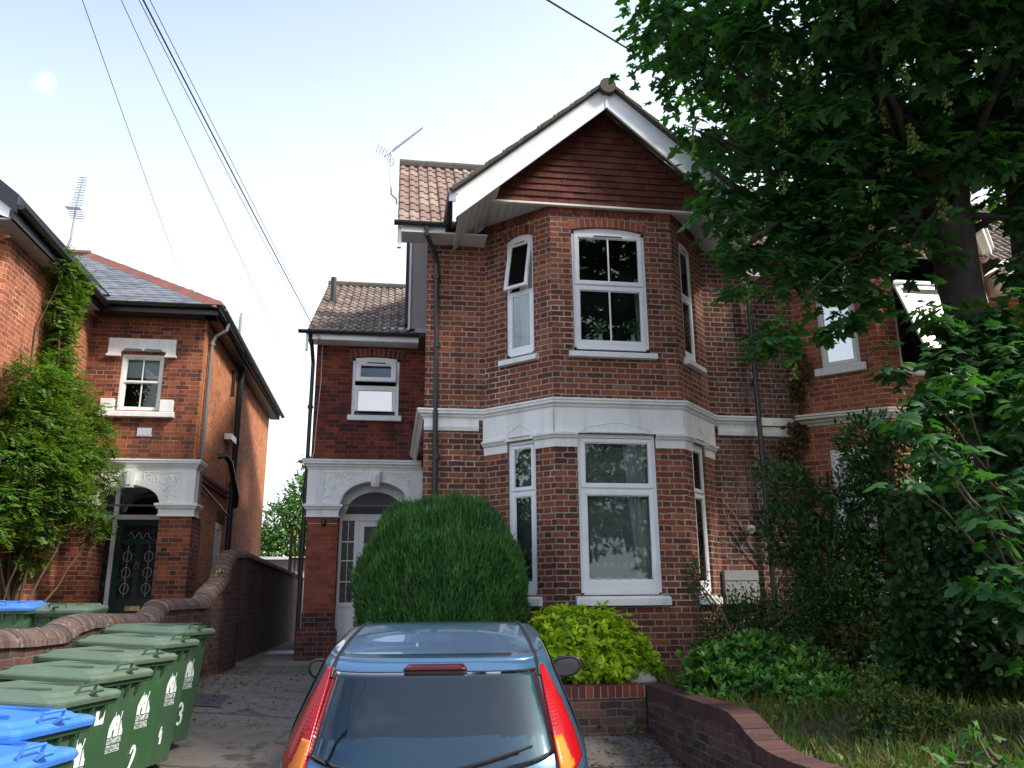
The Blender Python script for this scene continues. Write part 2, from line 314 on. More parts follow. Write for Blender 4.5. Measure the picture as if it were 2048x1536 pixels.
def net():
    t = NT('net_curtain'); uv = t.n('ShaderNodeUVMap', uv_map='uv').outputs[0]
    n = t.noise(60, uv, 3); tr = t.n('ShaderNodeBsdfTransparent', {0: (1, 1, 1, 1)}); d = t.n('ShaderNodeBsdfDiffuse', {0: (.55, .60, .57, 1)})
    f = t.n('ShaderNodeMapRange', {'Value': n, 'To Min': .20, 'To Max': .40}).outputs[0]
    m = t.n('ShaderNodeMixShader', {0: f, 1: tr.outputs[0], 2: d.outputs[0]}); t.n('ShaderNodeOutputMaterial', {0: m.outputs[0]}); MAT['net_curtain'] = t.m
net()
plain('lace', (.72,.76,.74), .9, .05, 20, 0); plain('curtain', (.45,.44,.42), .9, .1, 8, .2)
def carpaint():
    t = NT('car_paint'); n = t.noise(900, t.obj(), 2); c = t.mix(n, (.045,.125,.235,1), (.085,.20,.33,1)); 
    MAT['car_paint'] = t.out(c, .30, None, .55, .5, 1.0)
carpaint()
def lens(name, a, b):
    t = NT(name); s = t.n('ShaderNodeSeparateXYZ', {0: t.obj()}).outputs[2]; w = t.math('SINE', t.math('MULTIPLY', s, 420))
    n = t.noise(5, t.obj(), 2); c = t.mix(n, c4(a), c4(b)); p = t.n('ShaderNodeBsdfPrincipled', {'Base Color': c, 'Roughness': .22, 'Coat Weight': 0, 'Specular IOR Level': .4, 'Normal': t.bump(w, .07, .003)})
    t.n('ShaderNodeOutputMaterial', {0: p.outputs[0]}); MAT[name] = t.m
lens('lens_red', (.22,.002,.006), (.42,.006,.010)); lens('lens_amber', (.50,.10,.004), (.80,.24,.012)); lens('lens_dark', (.03,.002,.004), (.075,.004,.007))
MAT['plate'] = plain('number_plate', (.75,.6,.05), .4)
def driveway_mat():
    t = NT('driveway_concrete'); v = t.obj(); n1 = t.noise(1.1, v, 6, .6); n2 = t.noise(55, v, 5, .75); n3 = t.noise(4.5, v, 6, .7)
    c = t.mix(n1, (.155,.135,.118,1), (.285,.255,.225,1)); c = t.mix(t.math('MULTIPLY', n2, .65), c, (.05,.042,.036,1))
    g = t.ramp(n3, [(.52, (0, 0, 0)), (.70, (1, 1, 1))]); c = t.mix(t.math('MULTIPLY', g, .72), c, (.050,.042,.030,1)); oi = t.ramp(t.noise(1.9, t.n('ShaderNodeVectorMath', {0: v, 1: (4, 7, 0)}).outputs[0], 3), [(.64, (0, 0, 0)), (.68, (1, 1, 1))]); c = t.mix(t.math('MULTIPLY', oi, .55), c, (.028,.026,.024,1))
    w = t.ramp(t.noise(120, v, 2), [(.72, (0, 0, 0)), (.76, (1, 1, 1))]); c = t.mix(t.math('MULTIPLY', w, .5), c, (.35,.32,.27,1))
    vo = t.n('ShaderNodeTexVoronoi', {'Vector': t.n('ShaderNodeVectorMath', {0: v, 1: t.n('ShaderNodeTexNoise', {'Scale': 2.5, 'Vector': v, 'Detail': 4}).outputs['Color']}).outputs[0], 'Scale': .45}, feature='DISTANCE_TO_EDGE').outputs['Distance']
    k = t.ramp(vo, [(.002, (1, 1, 1)), (.007, (0, 0, 0))]); c = t.mix(t.math('MULTIPLY', k, .45), c, (.03,.027,.022,1))
    MAT['driveway'] = t.out(c, .93, t.bump(n2, .7, .01), 0, .25)
driveway_mat()
# ================================================================ walls, windows
def frame(p0, p1):
    p0 = Vector((p0[0], p0[1])); d = (Vector((p1[0], p1[1]))-p0); ln = d.length; d /= ln; n = Vector((d.y, -d.x))
    def F(s, o, z): q = p0+d*s+n*o; return (q.x, q.y, z)
    return F, ln
def arch_fn(s0, s1, zt, rise, kind='seg'):
    if not rise: return lambda s: zt
    c = (s0+s1)/2; h = (s1-s0)/2
    if kind == 'ell': return lambda s: zt+rise*math.sqrt(max(0, 1-((s-c)/h)**2))
    return lambda s: zt+rise*(1-((s-c)/h)**2)
def wall(mb, F, s0, s1, z0, z1, ops=(), depth=.10, m=0, mr=None):
    """ops: (a, b, zb, zt, rise, kind). z1 may be a function of s"""
    mr = m if mr is None else mr; top = z1 if callable(z1) else (lambda s: z1)
    br = {s0, s1}
    for o in ops:
        br |= {o[0], o[1]}
        if o[4]: br |= {o[0]+(o[1]-o[0])*i/14 for i in range(15)}
    if callable(z1): br |= {s0+(s1-s0)*i/10 for i in range(11)}
    br = sorted(b for b in br if s0-1e-6 <= b <= s1+1e-6)
    for a, b in zip(br, br[1:]):
        if b-a < 1e-5: continue
        mid = (a+b)/2; lo = lambda s: z0
        for o in sorted([o for o in ops if o[0] < mid < o[1]], key=lambda o: o[2]):
            zb = o[2]; mb.face([F(a,0,lo(a)),F(b,0,lo(b)),F(b,0,zb),F(a,0,zb)], m); lo = arch_fn(o[0], o[1], o[3], o[4], o[5] if len(o) > 5 else 'seg')
        mb.face([F(a,0,lo(a)),F(b,0,lo(b)),F(b,0,top(b)),F(a,0,top(a))], m)
    for o in ops:
        a, b, zb, zt, r = o[:5]; fn = arch_fn(a, b, zt, r, o[5] if len(o) > 5 else 'seg')
        mb.face([F(a,0,zb),F(a,0,zt),F(a,-depth,zt),F(a,-depth,zb)], mr); mb.face([F(b,0,zt),F(b,0,zb),F(b,-depth,zb),F(b,-depth,zt)], mr)
        mb.face([F(a,0,zb),F(a,-depth,zb),F(b,-depth,zb),F(b,0,zb)], mr)
        k = 14 if r else 1; ss = [a+(b-a)*i/k for i in range(k+1)]
        for x, y in zip(ss, ss[1:]): mb.face([F(x,0,fn(x)),F(y,0,fn(y)),F(y,-depth,fn(y)),F(x,-depth,fn(x))], mr)
def ringframe(mb, F, a, b, zb, zt, w, o0, o1, wb=None, m=0, rise=0):
    wb = wb or w
    mb.fbox(F, a, a+w, o0, o1, zb, zt, m); mb.fbox(F, b-w, b, o0, o1, zb, zt, m)
    mb.fbox(F, a+w, b-w, o0, o1, zb, zb+wb, m)
    if rise:
        fn = arch_fn(a, b, zt-.001, rise); k = 12
        for i in range(k):
            x, y = a+(b-a)*i/k, a+(b-a)*(i+1)/k; lo = zt-w
            mb.hexa([F(x,o1,lo),F(y,o1,lo),F(y,o0,lo),F(x,o0,lo),F(x,o1,fn(x)),F(y,o1,fn(y)),F(y,o0,fn(y)),F(x,o0,fn(x))], m)
    else: mb.fbox(F, a+w, b-w, o0, o1, zt-w, zt, m)
def sash(parent, F, a, b, zb, zt, o, w=.055, bars=0, vent=False, open_=0, name='sash', fm='upvc', gm='pane_glass'):
    """a framed light with its pane; open_ > 0 tilts it out from its top edge (radians)"""
    if open_:
        F0 = F; c, s_ = math.cos(open_), math.sin(open_)
        def F(s, oo, z, F0=F0): h = zt-z; q = oo-o; return F0(s, o+h*s_+q*c, zt-h*c+q*s_)
    mb = MB(); ringframe(mb, F, a, b, zb, zt, w, o-.035, o, m=0)
    ringframe(mb, F, a+w, b-w, zb+w, zt-w, .012, o-.03, o-.012)
    so_ = mb.build(name, MAT[fm], parent, bevel=.004)
    if bars:
        g = MB()
        for i in range(bars):
            x = a+w+(b-a-2*w)*(i+1)/(bars+1); g.fbox(F, x-.010, x+.010, o-.027, o-.010, zb+w, zt-w)
        g.build('glazing_bar', MAT[fm], parent)
    if vent:
        g = MB(); c_ = (a+b)/2; l = min(.2, (b-a)*.23); g.fbox(F, c_-l, c_+l, o+.001, o+.010, zt-w*.62, zt-w*.38); g.build('vent_slot', MAT['black_plastic'], parent)
    g = MB(); g.fbox(F, a+w-.004, b-w+.004, o-.022, o-.018, zb+w-.004, zt-w+.004); g.build('pane', MAT[gm], parent)
    return so_
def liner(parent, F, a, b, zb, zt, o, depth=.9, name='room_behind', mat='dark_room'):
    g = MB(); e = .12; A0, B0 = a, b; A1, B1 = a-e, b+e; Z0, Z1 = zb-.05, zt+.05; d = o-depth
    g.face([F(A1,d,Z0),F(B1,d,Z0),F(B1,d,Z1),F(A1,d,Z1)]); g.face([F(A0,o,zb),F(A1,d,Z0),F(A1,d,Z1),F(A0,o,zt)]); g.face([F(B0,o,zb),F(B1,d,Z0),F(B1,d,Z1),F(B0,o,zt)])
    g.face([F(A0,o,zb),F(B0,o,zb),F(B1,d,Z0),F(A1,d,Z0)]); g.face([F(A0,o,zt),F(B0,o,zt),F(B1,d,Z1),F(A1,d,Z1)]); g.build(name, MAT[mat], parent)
def drape(parent, F, a, b, zb, zt, o, amp=.018, n=9, mat='curtain', name='curtain', shift=0, a2=None, b2=None):
    g = MB(); k = 46; a2 = a if a2 is None else a2; b2 = b if b2 is None else b2; rows = 5
    P = lambda i, j: (lambda t, h: F((a+(b-a)*t)*(1-h)+(a2+(b2-a2)*t)*h, o+amp*math.sin(t*n*2*math.pi+shift+h*.6)+amp*.5*math.sin(t*n*3.7+1.3), zt+(zb-zt)*h))(i/k, j/rows)
    for i in range(k):
        for j in range(rows): g.face([P(i,j),P(i+1,j),P(i+1,j+1),P(i,j+1)])
    return g.build(name, MAT[mat], parent, smooth=True)
def sill(parent, F, a, b, zb, zt, proj=.085, mat='white_paint', name='sill', back=-.1):
    g = MB(); pr = [(back, zb), (proj, zb), (proj, zt-.012), (proj-.014, zt), (.0, zt+.018), (back, zt+.02)]
    n = len(pr); A = [F(a, o, z) for o, z in pr]; B = [F(b, o, z) for o, z in pr]
    g.mesh(A+B, [tuple(range(n)), tuple(range(2*n-1, n-1, -1))]+[(i, n+i, n+(i+1) % n, (i+1) % n) for i in range(n)]); return g.build(name, MAT[mat], parent, bevel=.004)
def voussoirs(parent, F, a, b, zt, rise, h=.115, n=14, mat='voussoir', o=.004, name='brick_arch'):
    g = MB(); fn = arch_fn(a, b, zt, rise); c = (a+b)/2; m_ = MB()
    for i in range(n):
        s0, s1 = a+(b-a)*(i+.07)/n, a+(b-a)*(i+.93)/n
        def P(s, up, oo): k = (s-c)/(b-a); return F(s+k*up*.35*2*.6, oo, fn(s)+up)
        g.hexa([P(s0,0,o),P(s1,0,o),P(s1,0,-.05),P(s0,0,-.05),P(s0,h,o),P(s1,h,o),P(s1,h,-.05),P(s0,h,-.05)])
    k = 12
    for i in range(k):
        s0, s1 = a-.0+(b-a)*i/k, a+(b-a)*(i+1)/k
        def P(s, up, oo): q = (s-c)/(b-a); return F(s+q*up*.42, oo, fn(s)+up)
        m_.face([P(s0,0,o-.003),P(s1,0,o-.003),P(s1,h+.008,o-.003),P(s0,h+.008,o-.003)], 1)
    g.mesh(m_.v, m_.f, 1); return g.build(name, [MAT[mat], MAT['mortar']], parent)
def moulding(mb, path, prof, m=0, closed=False):
    """sweep a (out, z) profile along a list of plan points; 'out' is to the right of travel"""
    P = [Vector(p) for p in path]; n = len(P); rows = []
    for i in range(n):
        d0 = (P[i]-P[i-1]).normalized() if i else (P[1]-P[0]).normalized(); d1 = (P[i+1]-P[i]).normalized() if i < n-1 else d0
        n0, n1 = Vector((d0.y, -d0.x)), Vector((d1.y, -d1.x)); b = (n0+n1).normalized(); k = 1/max(.3, b.dot(n0))
        rows.append([(P[i].x+b.x*o*k, P[i].y+b.y*o*k, z) for o, z in prof])
    q = len(prof); vs = [v for r in rows for v in r]; fs = []
    for i in range(n-1):
        for j in range(q-1): fs.append((i*q+j, (i+1)*q+j, (i+1)*q+j+1, i*q+j+1))
    fs += [tuple(range(q)), tuple(range((n-1)*q, n*q))[::-1]]
    mb.mesh(vs, fs, m)
CORN = lambda z, h=.13, p=.09: [(-.02, z), (.012, z), (.02, z+h*.16), (p*.45, z+h*.30), (p*.5, z+h*.42), (p*.86, z+h*.55), (p*.86, z+h*.74), (p, z+h*.80), (p, z+h*.96), (p-.012, z+h), (-.02, z+h+.012)]
def downpipe(parent, pts, r=.036, mat='gutter_black', name='downpipe', collars=()):
    g = MB(); g.tube(pts, r, 10)
    for c in collars: g.tube([(c[0], c[1], c[2]-.035), (c[0], c[1], c[2]+.035)], r*1.28, 10); g.box(c[0]-.05, c[0]+.05, c[1], c[1]+.06, c[2]-.012, c[2]+.012)
    return g.build(name, MAT[mat], parent, smooth=False)
def gutter(parent, a, b, r=.055, mat='gutter_black', name='gutter'):
    g = MB(); A, B = Vector(a), Vector(b); d = (B-A).normalized(); s_ = Vector((-d.y, d.x, 0)).normalized(); k = 7
    prof = [(math.cos(math.pi*i/k), -math.sin(math.pi*i/k)) for i in range(k+1)]
    pts = lambda P, rr: [P+s_*x*rr+Vector((0, 0, y*rr)) for x, y in prof]
    o1, o2, i1, i2 = pts(A, r), pts(B, r), pts(A, r*.86), pts(B, r*.86); n = k+1
    fs = [(i, i+1, n+i+1, n+i) for i in range(k)]+[(2*n+i+1, 2*n+i, 3*n+i, 3*n+i+1) for i in range(k)]+[(0, n, 3*n, 2*n), (k, 2*n+k, 3*n+k, n+k)]
    fs += [tuple(range(n)), tuple(range(n, 2*n))[::-1]]
    g.mesh(o1+o2+i1+i2, fs)
    ln = (B-A).length; q = int(ln/.9)
    for i in range(1, q+1):
        c = A+d*(ln*i/(q+1)); g.tube([c-d*.02+Vector((0, 0, -r*.35)), c+d*.02+Vector((0, 0, -r*.35))], r*.85, 8)
    return g.build(name, MAT[mat], parent)
def tiles(parent, o, du, dv, nu, nv, w=.30, g=.30, mat='tile_concrete', name='roof_tiles', prof='roman', keep=None, over=.06, lip=.022):
    """courses of single tiles laid up a slope; o lower corner, du along eave, dv up the slope"""
    du, dv, o = Vector(du).normalized(), Vector(dv).normalized(), Vector(o); nn = du.cross(dv).normalized()
    if nn.z < 0: nn = -nn
    if prof == 'roman': pf = [(0, 0), (.07, .026), (.17, .030), (.27, .026), (.34, 0), (.52, 0), (.58, .026), (.68, .030), (.78, .026), (.85, 0), (.985, 0)]
    elif prof == 'flat': pf = [(.01, 0), (.5, .003), (.99, 0)]
    else: pf = prof
    mb = MB(); n = len(pf)
    for j in range(nv):
        for i in range(nu):
            jx, jz, jv = random.uniform(-.003, .003), random.uniform(-.003, .004), random.uniform(-.006, .006)
            sh = (.5*w if (prof == 'flat' and j % 2) else 0)
            if keep and not keep(o+du*((i+.5)*w+sh)+dv*((j+.4)*g)): continue
            P = lambda x, h, v: o+du*(i*w+x*w+jx+sh)+dv*v+nn*h
            v0, v1 = j*g+jv, (j+1)*g+over; top = [(x, h+lip+jz) for x, h in pf]
            vs = [P(x, h, v0) for x, h in top]+[P(x, h-lip*.9, v1) for x, h in top]+[P(x, h-.019, v0) for x, h in top]
            fs = [(k, k+1, n+k+1, n+k) for k in range(n-1)]+[(2*n+k, 2*n+k+1, k+1, k) for k in range(n-1)]
            fs += [(2*n, 0, n), (n-1, 3*n-1, 2*n-1)]
            mb.mesh(vs, fs)
    return mb.build(name, MAT[mat], parent)
def aerial(loc, rz, tilt, label, mast, n=13, mat='galv', k_=1):
    t = empty('tv_aerial', loc, label, 'aerial', 'television aerials on the chimney masts' if 0 else None, rz=0)
    m = MB(); m.tube(mast, .016, 8); m.build('mast', MAT[mat], t, world=False)
    top = Vector(mast[-1]); d = Vector((math.cos(rz)*math.cos(tilt), math.sin(rz)*math.cos(tilt), math.sin(tilt))); s_ = Vector((-math.sin(rz), math.cos(rz), 0)); u = d.cross(s_)
    m = MB(); m.tube([top-d*.18*k_, top+d*.95*k_], .013, 6); m.build('boom', MAT[mat], t, world=False)
    m = MB()
    for i in range(n):
        c = top+d*(.05+.88*i/(n-1))*k_; l = (.14-.004*i)*k_; m.tube([c-s_*l, c+s_*l], .006, 5)
    m.build('director_rod', MAT[mat], t, world=False)
    m = MB()
    for k in (-1, 1):
        for i in range(4):
            c = top+(-d*(.12+.02*i)+u*k*(.04+.06*i))*k_; m.tube([c-s_*.17*k_, c+s_*.17*k_], .006, 5)
    m.build('reflector', MAT[mat], t, world=False); return t
# ================================================================ main house
H = empty('brick_house', (2.5, 10.8, 1.0), 'red brick house with a tile hung gable over its two storey bay', 'house')
BL, BR_, WL, WR = (2.055, 10.0), (3.765, 10.0), (1.25, 10.8), (4.5, 10.8)
Fl, Ll = frame(WL, BL); Fc, Lc = frame(BL, BR_); Fr, Lr = frame(BR_, WR); Fm, Lm = frame((.43, 10.8), (5.86, 10.8))
cw = [(.29, 1.326, 2.06, 4.06, 0), (.29, 1.325, 5.14, 6.90, .058)]
lw = [(.385, .835, 2.06, 4.02, 0), (.37, .84, 5.14, 6.90, .06)]
rw = [(.26, .72, 2.06, 4.02, 0), (.255, .725, 5.14, 6.90, .06)]
mb = MB()
wall(mb, Fl, 0, Ll, .9, 7.25, lw); wall(mb, Fc, 0, Lc, .9, 7.25, cw); wall(mb, Fr, 0, Lr, .9, 7.25, rw)
mb.build('bay_wall', MAT['brick_front'], H)
mb = MB(); wall(mb, Fm, 0, .82, .9, 7.1); mb.build('front_wall', MAT['brick_front'], H)
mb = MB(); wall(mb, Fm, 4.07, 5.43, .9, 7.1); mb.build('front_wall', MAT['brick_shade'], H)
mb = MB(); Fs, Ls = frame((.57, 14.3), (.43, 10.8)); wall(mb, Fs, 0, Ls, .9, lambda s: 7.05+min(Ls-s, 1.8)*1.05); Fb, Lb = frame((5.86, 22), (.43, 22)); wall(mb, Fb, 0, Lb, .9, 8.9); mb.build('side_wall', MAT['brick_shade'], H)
# string course and bay entablature
mb = MB(); moulding(mb, [(.43, 22), (.43, 10.8), WL, BL, BR_, WR, (5.2, 10.8)], CORN(4.37, .14, .10)); mb.build('cornice', MAT['white_paint'], H)
mb = MB(); moulding(mb, [(.43, 10.8), (1.17, 10.8)], [(0, 4.22), (.02, 4.22), (.035, 4.27), (.02, 4.372), (0, 4.372)]); mb.build('string_course', MAT['white_paint'], H); mb = MB(); moulding(mb, [(4.58, 10.8), (5.86, 10.8)], [(0, 4.24), (.02, 4.24), (.03, 4.30), (.02, 4.372), (0, 4.372)]); mb.build('string_course', MAT['white_paint'], H)
mb = MB(); mb.box(5.2, 5.86, 10.74, 10.81, 4.385, 4.5); mb.build('string_course', MAT['cream_paint'], H)
for F, ln, ops, capn in ((Fl, Ll, lw, 0), (Fc, Lc, cw, 1), (Fr, Lr, rw, 0)):
    a, b = ops[0][0], ops[0][1]; h = .035
    mb = MB()   # white lintel panel with its soffit notched over the window
    for s0, s1, z0 in ((0, a, 4.02), (a, b, ops[0][3]+.003), (b, ln, 4.02)):
        mb.fbox(F, s0, s1, -.11 if s0 == a else -.02, h, z0, 4.375)
    mb.build('lintel_panel', MAT['white_paint'], H)
    mb = MB(); c = (a+b)/2; w_ = (b-a)*.44; zz = 4.085
    pl = [(c-w_, zz), (c-w_*.92, zz+.045), (c-w_*.8, zz+.06), (c, zz+.125 if capn else zz+.15), (c+w_*.8, zz+.06), (c+w_*.92, zz+.045), (c+w_, zz)]
    for (x0, y0), (x1, y1) in zip(pl, pl[1:]): mb.tube([F(x0, h+.002, y0), F(x1, h+.002, y1)], .007, 5)
    nt = 15 if capn else 5
    for i in range(nt):
        x = c-w_*.85+1.7*w_*(i+.5)/nt; d = w_*.85/nt
        mb.mesh([F(x-d, h+.001, 4.066), F(x+d, h+.001, 4.066), F(x, h+.001, 4.105), F(x-d, h+.028, 4.066), F(x+d, h+.028, 4.066), F(x, h+.020, 4.105)], [(3, 4, 5), (0, 3, 5, 2), (1, 2, 5, 4), (0, 1, 4, 3)])
    mb.build('hood_ornament', MAT['white_paint'], H)
# pier capitals
for path in ([(WL[0]+.0, WL[1]), Fl(.385, 0, 0)[:2]], [Fl(.835, 0, 0)[:2], BL, Fc(.29, 0, 0)[:2]], [Fc(1.326, 0, 0)[:2], BR_, Fr(.26, 0, 0)[:2]], [Fr(.72, 0, 0)[:2], WR]):
    mb = MB(); moulding(mb, path, [(-.11, 3.885), (.012, 3.885), (.018, 3.985), (.045, 4.0), (.055, 4.02), (.075, 4.035), (.078, 4.062), (.03, 4.075), (-.11, 4.075)]); mb.build('pier_capital', MAT['white_paint'], H)
# bay windows
def bay_window(F, o, up, cant=0):
    a, b, zb, zt, r = o[:5]
    mb = MB(); fz = 5.235 if up else 2.085
    ringframe(mb, F, a+.002, b-.002, fz-.005, zt-.002, .045, -.085, -.035, rise=r); w = mb.build('window', MAT['upvc'], H, bevel=.003)
    ai, bi = a+.045, b-.045; wz = .05 if not cant else .038
    if up:
        mid = 6.12
        sash(w, F, ai, bi, mid, zt-.045, -.022, wz, bars=0 if cant else 1, vent=True, open_=.18 if cant == -1 else 0); sash(w, F, ai, bi, fz+.04, mid-.03 if not cant else mid-.02, -.030, wz, bars=0 if cant else 1)
    else:
        mid = 3.37
        sash(w, F, ai, bi, mid, zt-.06, -.024, wz); sash(w, F, ai+.0, bi, fz+.085, mid-.03, -.030, wz+.01)
    mb = MB(); mb.fbox(F, ai, bi, -.075, -.045, mid-.035, mid+.01); mb.build('transom', MAT['upvc'], w); mb = MB()
    mb.fbox(F, ai, bi, -.075, -.032, fz-.03, fz+.045 if up else fz+.09); mb.build('bottom_rail', MAT['upvc'], w)
    sill(w, F, a-.075, b+.075, (5.07 if up else 1.93), (5.145 if up else 2.025), .085)
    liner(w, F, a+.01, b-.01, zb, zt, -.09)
    return w, (ai, bi)
for F, o, ct in ((Fl, lw, -1), (Fc, cw, 0), (Fr, rw, 1)):
    w, (a, b) = bay_window(F, o[0], False, ct)
    n = drape(w, F, a, b, 2.17, 3.95, -.16, .018, 7 if not ct else 3, 'net_curtain', 'net_curtain')
    g = MB(); random.seed(3)
    for zz in (2.42, 2.62):     # lace flowers on the net
        k = int((b-a)/.085)
        for i in range(k):
            x = a+(b-a)*(i+.5)/k; q = .02+.006*random.random()
            for t in range(5):
                an = t*2*math.pi/5+.3; g.tube([F(x, -.138, zz), F(x+q*math.cos(an), -.138, zz+1.6*q*math.sin(an))], [.005, .0015], 4)
            g.tube([F(x-.03, -.138, zz-.03), F(x, -.138, zz-.055), F(x+.03, -.138, zz-.03)], .002, 4)
    g.tube([F(a+(b-a)*i/40, -.138, 2.245+.018*abs(math.sin(i*.55))) for i in range(41)], .006, 5); g.build('lace_trim', MAT['lace'], w)
    if not ct: drape(w, F, b-.34, b, 2.15, 3.95, -.22, .02, 4, 'curtain', a2=b-.2, b2=b)
    w, (a, b) = bay_window(F, o[1], True, ct)
    if ct: drape(w, F, a+.05, a+.26, 5.3, 6.85, -.2, .02, 3, 'curtain', a2=a+.1, b2=a+.26)
    else:
        drape(w, F, a, a+.10, 5.3, 6.85, -.2, .015, 2, 'curtain'); drape(w, F, b-.07, b, 5.3, 6.3, -.2, .015, 2, 'curtain')
for F, o, m_, n in ((Fl, lw[1], 'voussoir_dark', 6), (Fc, cw[1], 'voussoir', 14), (Fr, rw[1], 'voussoir_dark', 6)): voussoirs(H, F, o[0]-.03, o[1]+.03, o[3], o[4], .125, n, m_)
# soldier band under the gable
for F, ln in ((Fl, Ll), (Fc, Lc), (Fr, Lr)):
    g = MB(); n = int(ln/.075)
    for i in range(n): g.fbox(F, ln*(i+.08)/n, ln*(i+.92)/n, -.05, .005, 7.125, 7.235)
    g.build('soldier_course', MAT['voussoir_dark'], H)
# gable: tile hanging, barge boards, soffits
AX, SL = 2.81, .845
def gz(x, top=8.90): return top-SL*abs(x-AX)
g = MB(); random.seed(5); row = 0; z = 7.25
while z < 8.75:
    hw = (8.60-z)/SL; k = int(hw/.083)+2
    for i in range(-k, k+1):
        x0 = AX+i*.167+(.083 if row % 2 else 0); x1 = x0+.163; lo, hi = AX-hw-.03, AX+hw+.03
        if x1 < lo or x0 > hi: continue
        j = random.uniform(-.003, .003); x0c, x1c = max(x0, lo), min(x1, hi); zt = z+.125; yb = 9.945+j
        g.mesh([(x0c,yb,z+j),(x1c,yb,z+j),(x1c,yb+.014,z+j),(x0c,yb+.014,z+j),(x0c,yb+.026,zt),(x1c,yb+.026,zt)], [(0,1,5,4),(3,2,1,0),(1,2,5),(0,4,3)])
    z += .098; row += 1
g.build('tile_hanging', MAT['tile_hung'], H)
g = MB(); g.face([(AX-1.6, 9.985, 7.235), (AX+1.6, 9.985, 7.235), (AX, 9.985, 8.6)]); g.build('gable_backing', MAT['dark_room'], H)
g = MB(); g.box(AX-1.58, AX+1.58, 9.92, 9.985, 7.215, 7.243); g.build('gable_drip_batten', MAT['cream_paint'], H)
for sgn in (-1, 1):
    e = AX+sgn*2.07; g = MB(); zt0, zt1 = 8.905, gz(e, 8.905)
    g.hexa([(AX+sgn*.006, 9.60, zt0-.335), (e, 9.60, zt1-.375), (e, 9.635, zt1-.375), (AX+sgn*.006, 9.635, zt0-.335), (AX+sgn*.006, 9.60, zt0), (e, 9.60, zt1), (e, 9.635, zt1), (AX+sgn*.006, 9.635, zt0)]) if sgn > 0 else g.hexa([(e, 9.60, zt1-.375), (AX-.006, 9.60, zt0-.335), (AX-.006, 9.635, zt0-.335), (e, 9.635, zt1-.375), (e, 9.60, zt1), (AX-.006, 9.60, zt0), (AX-.006, 9.635, zt0), (e, 9.635, zt1)])
    g.box(min(e, e+sgn*.045), max(e, e+sgn*.045), 9.592, 9.64, zt1-.44, zt1-.01); g.build('barge_board', MAT['upvc'], H)
g = MB(); g.box(AX-.022, AX+.022, 9.588, 9.60, 8.565, 8.905); 
for sgn in (-1, 1):
    for f_ in (.08, .3, .52, .74, .93):
        for q in (-.05, .05):
            x = AX+sgn*2.0*f_; g.tube([(x, 9.602, gz(x, 8.905)-.17+q), (x, 9.594, gz(x, 8.905)-.17+q)], .006, 6)
g.build('barge_joint', MAT['upvc'], H)
g = MB()    # boarded soffit: sloping margin and flat part
for i in range(12):
    y0 = 9.63+i*.1; 
for sgn in (-1, 1):
    xs = [AX+sgn*2.03+(-sgn)*.09*i for i in range(7)]
    for x0, x1 in zip(xs, xs[1:]):
        a, b = (x0, x1) if x0 < x1 else (x1, x0); a += .003; b -= .003
        za, zb_ = gz(a, 8.905)-.36, gz(b, 8.905)-.36
        g.hexa([(a,9.63,za),(b,9.63,zb_),(b,10.79,zb_),(a,10.79,za),(a,9.63,za+.02),(b,9.63,zb_+.02),(b,10.79,zb_+.02),(a,10.79,za+.02)])
x = AX-1.53
while x < AX+1.5:
    g.box(x+.003, x+.097, 9.98, 10.79, 7.242, 7.26); x += .1
x = AX-2.0
while x < AX+2.0:   # rafters side, behind the barge board
    a, b = x+.003, x+.097
    if a < AX < b: b = AX
    za, zb_ = gz(a, 8.905)-.03, gz(b, 8.905)-.03
    g.hexa([(a,9.636,za-.03),(b,9.636,zb_-.03),(b,9.94,zb_-.03),(a,9.94,za-.03),(a,9.636,za),(b,9.636,zb_),(b,9.94,zb_),(a,9.94,za)]); x += .1
g.build('soffit_boards', MAT['soffit'], H)
g = MB(); g.box(.05, 1.245, 10.42, 10.795, 6.93, 6.95); g.build('box_soffit', MAT['soffit'], H)
# gable roof slopes (tiled) and main slope
RL = 2.9
for sgn in (-1, 1):
    e = AX+sgn*2.13; a_ = math.atan(SL); dv = Vector((-sgn*math.cos(a_), 0, math.sin(a_))); ez = gz(e, 8.935)
    o = (e, 9.52, ez) if sgn < 0 else (e, 9.52+.30*10, ez)
    du = (0, 1, 0) if sgn < 0 else (0, -1, 0)
    tiles(H, o, du, dv, 10, 9, .30, .305, 'tile_concrete' if sgn < 0 else 'tile_concrete', 'roof_tiles')
    g = MB(); p0 = Vector((e, 9.535, ez-.02)); L2 = 2.13/math.cos(a_)
    q = 9
    for i in range(q):     # mortared verge, stepping with the courses
        s0, s1 = L2*i/q, L2*(i+1)/q+.01; A = p0+dv*s0; B = p0+dv*s1; up = Vector((0, 0, .050)); nn = Vector((0, -.022, 0))
        g.hexa([A+nn, B+nn, B+Vector((0, .2, 0)), A+Vector((0, .2, 0)), A+nn+up*1.25, B+nn+up*.72, B+Vector((0, .2, 0))+up*.72, A+Vector((0, .2, 0))+up*1.25] if sgn < 0 else [B+nn, A+nn, A+Vector((0, .2, 0)), B+Vector((0, .2, 0)), B+nn+up*.72, A+nn+up*1.25, A+Vector((0, .2, 0))+up*1.25, B+Vector((0, .2, 0))+up*.72])
    g.build('verge', MAT['tile_verge'], H)
g = MB()
for i in range(8): g.tube([(AX, 9.50+i*.42, 8.865), (AX, 9.50+i*.42+.425, 8.86)], [.115, .105], 12)
g.build('ridge_tiles', MAT['tile_verge'], H)
tiles(H, (.0, 10.50, 7.05), (1, 0, 0), (0, 1, 1), 20, 10, .30, .30, 'tile_concrete', 'roof_tiles', keep=lambda p: p.x < .8 or p.z > gz(p.x, 8.9)-.05)
g = MB(); 
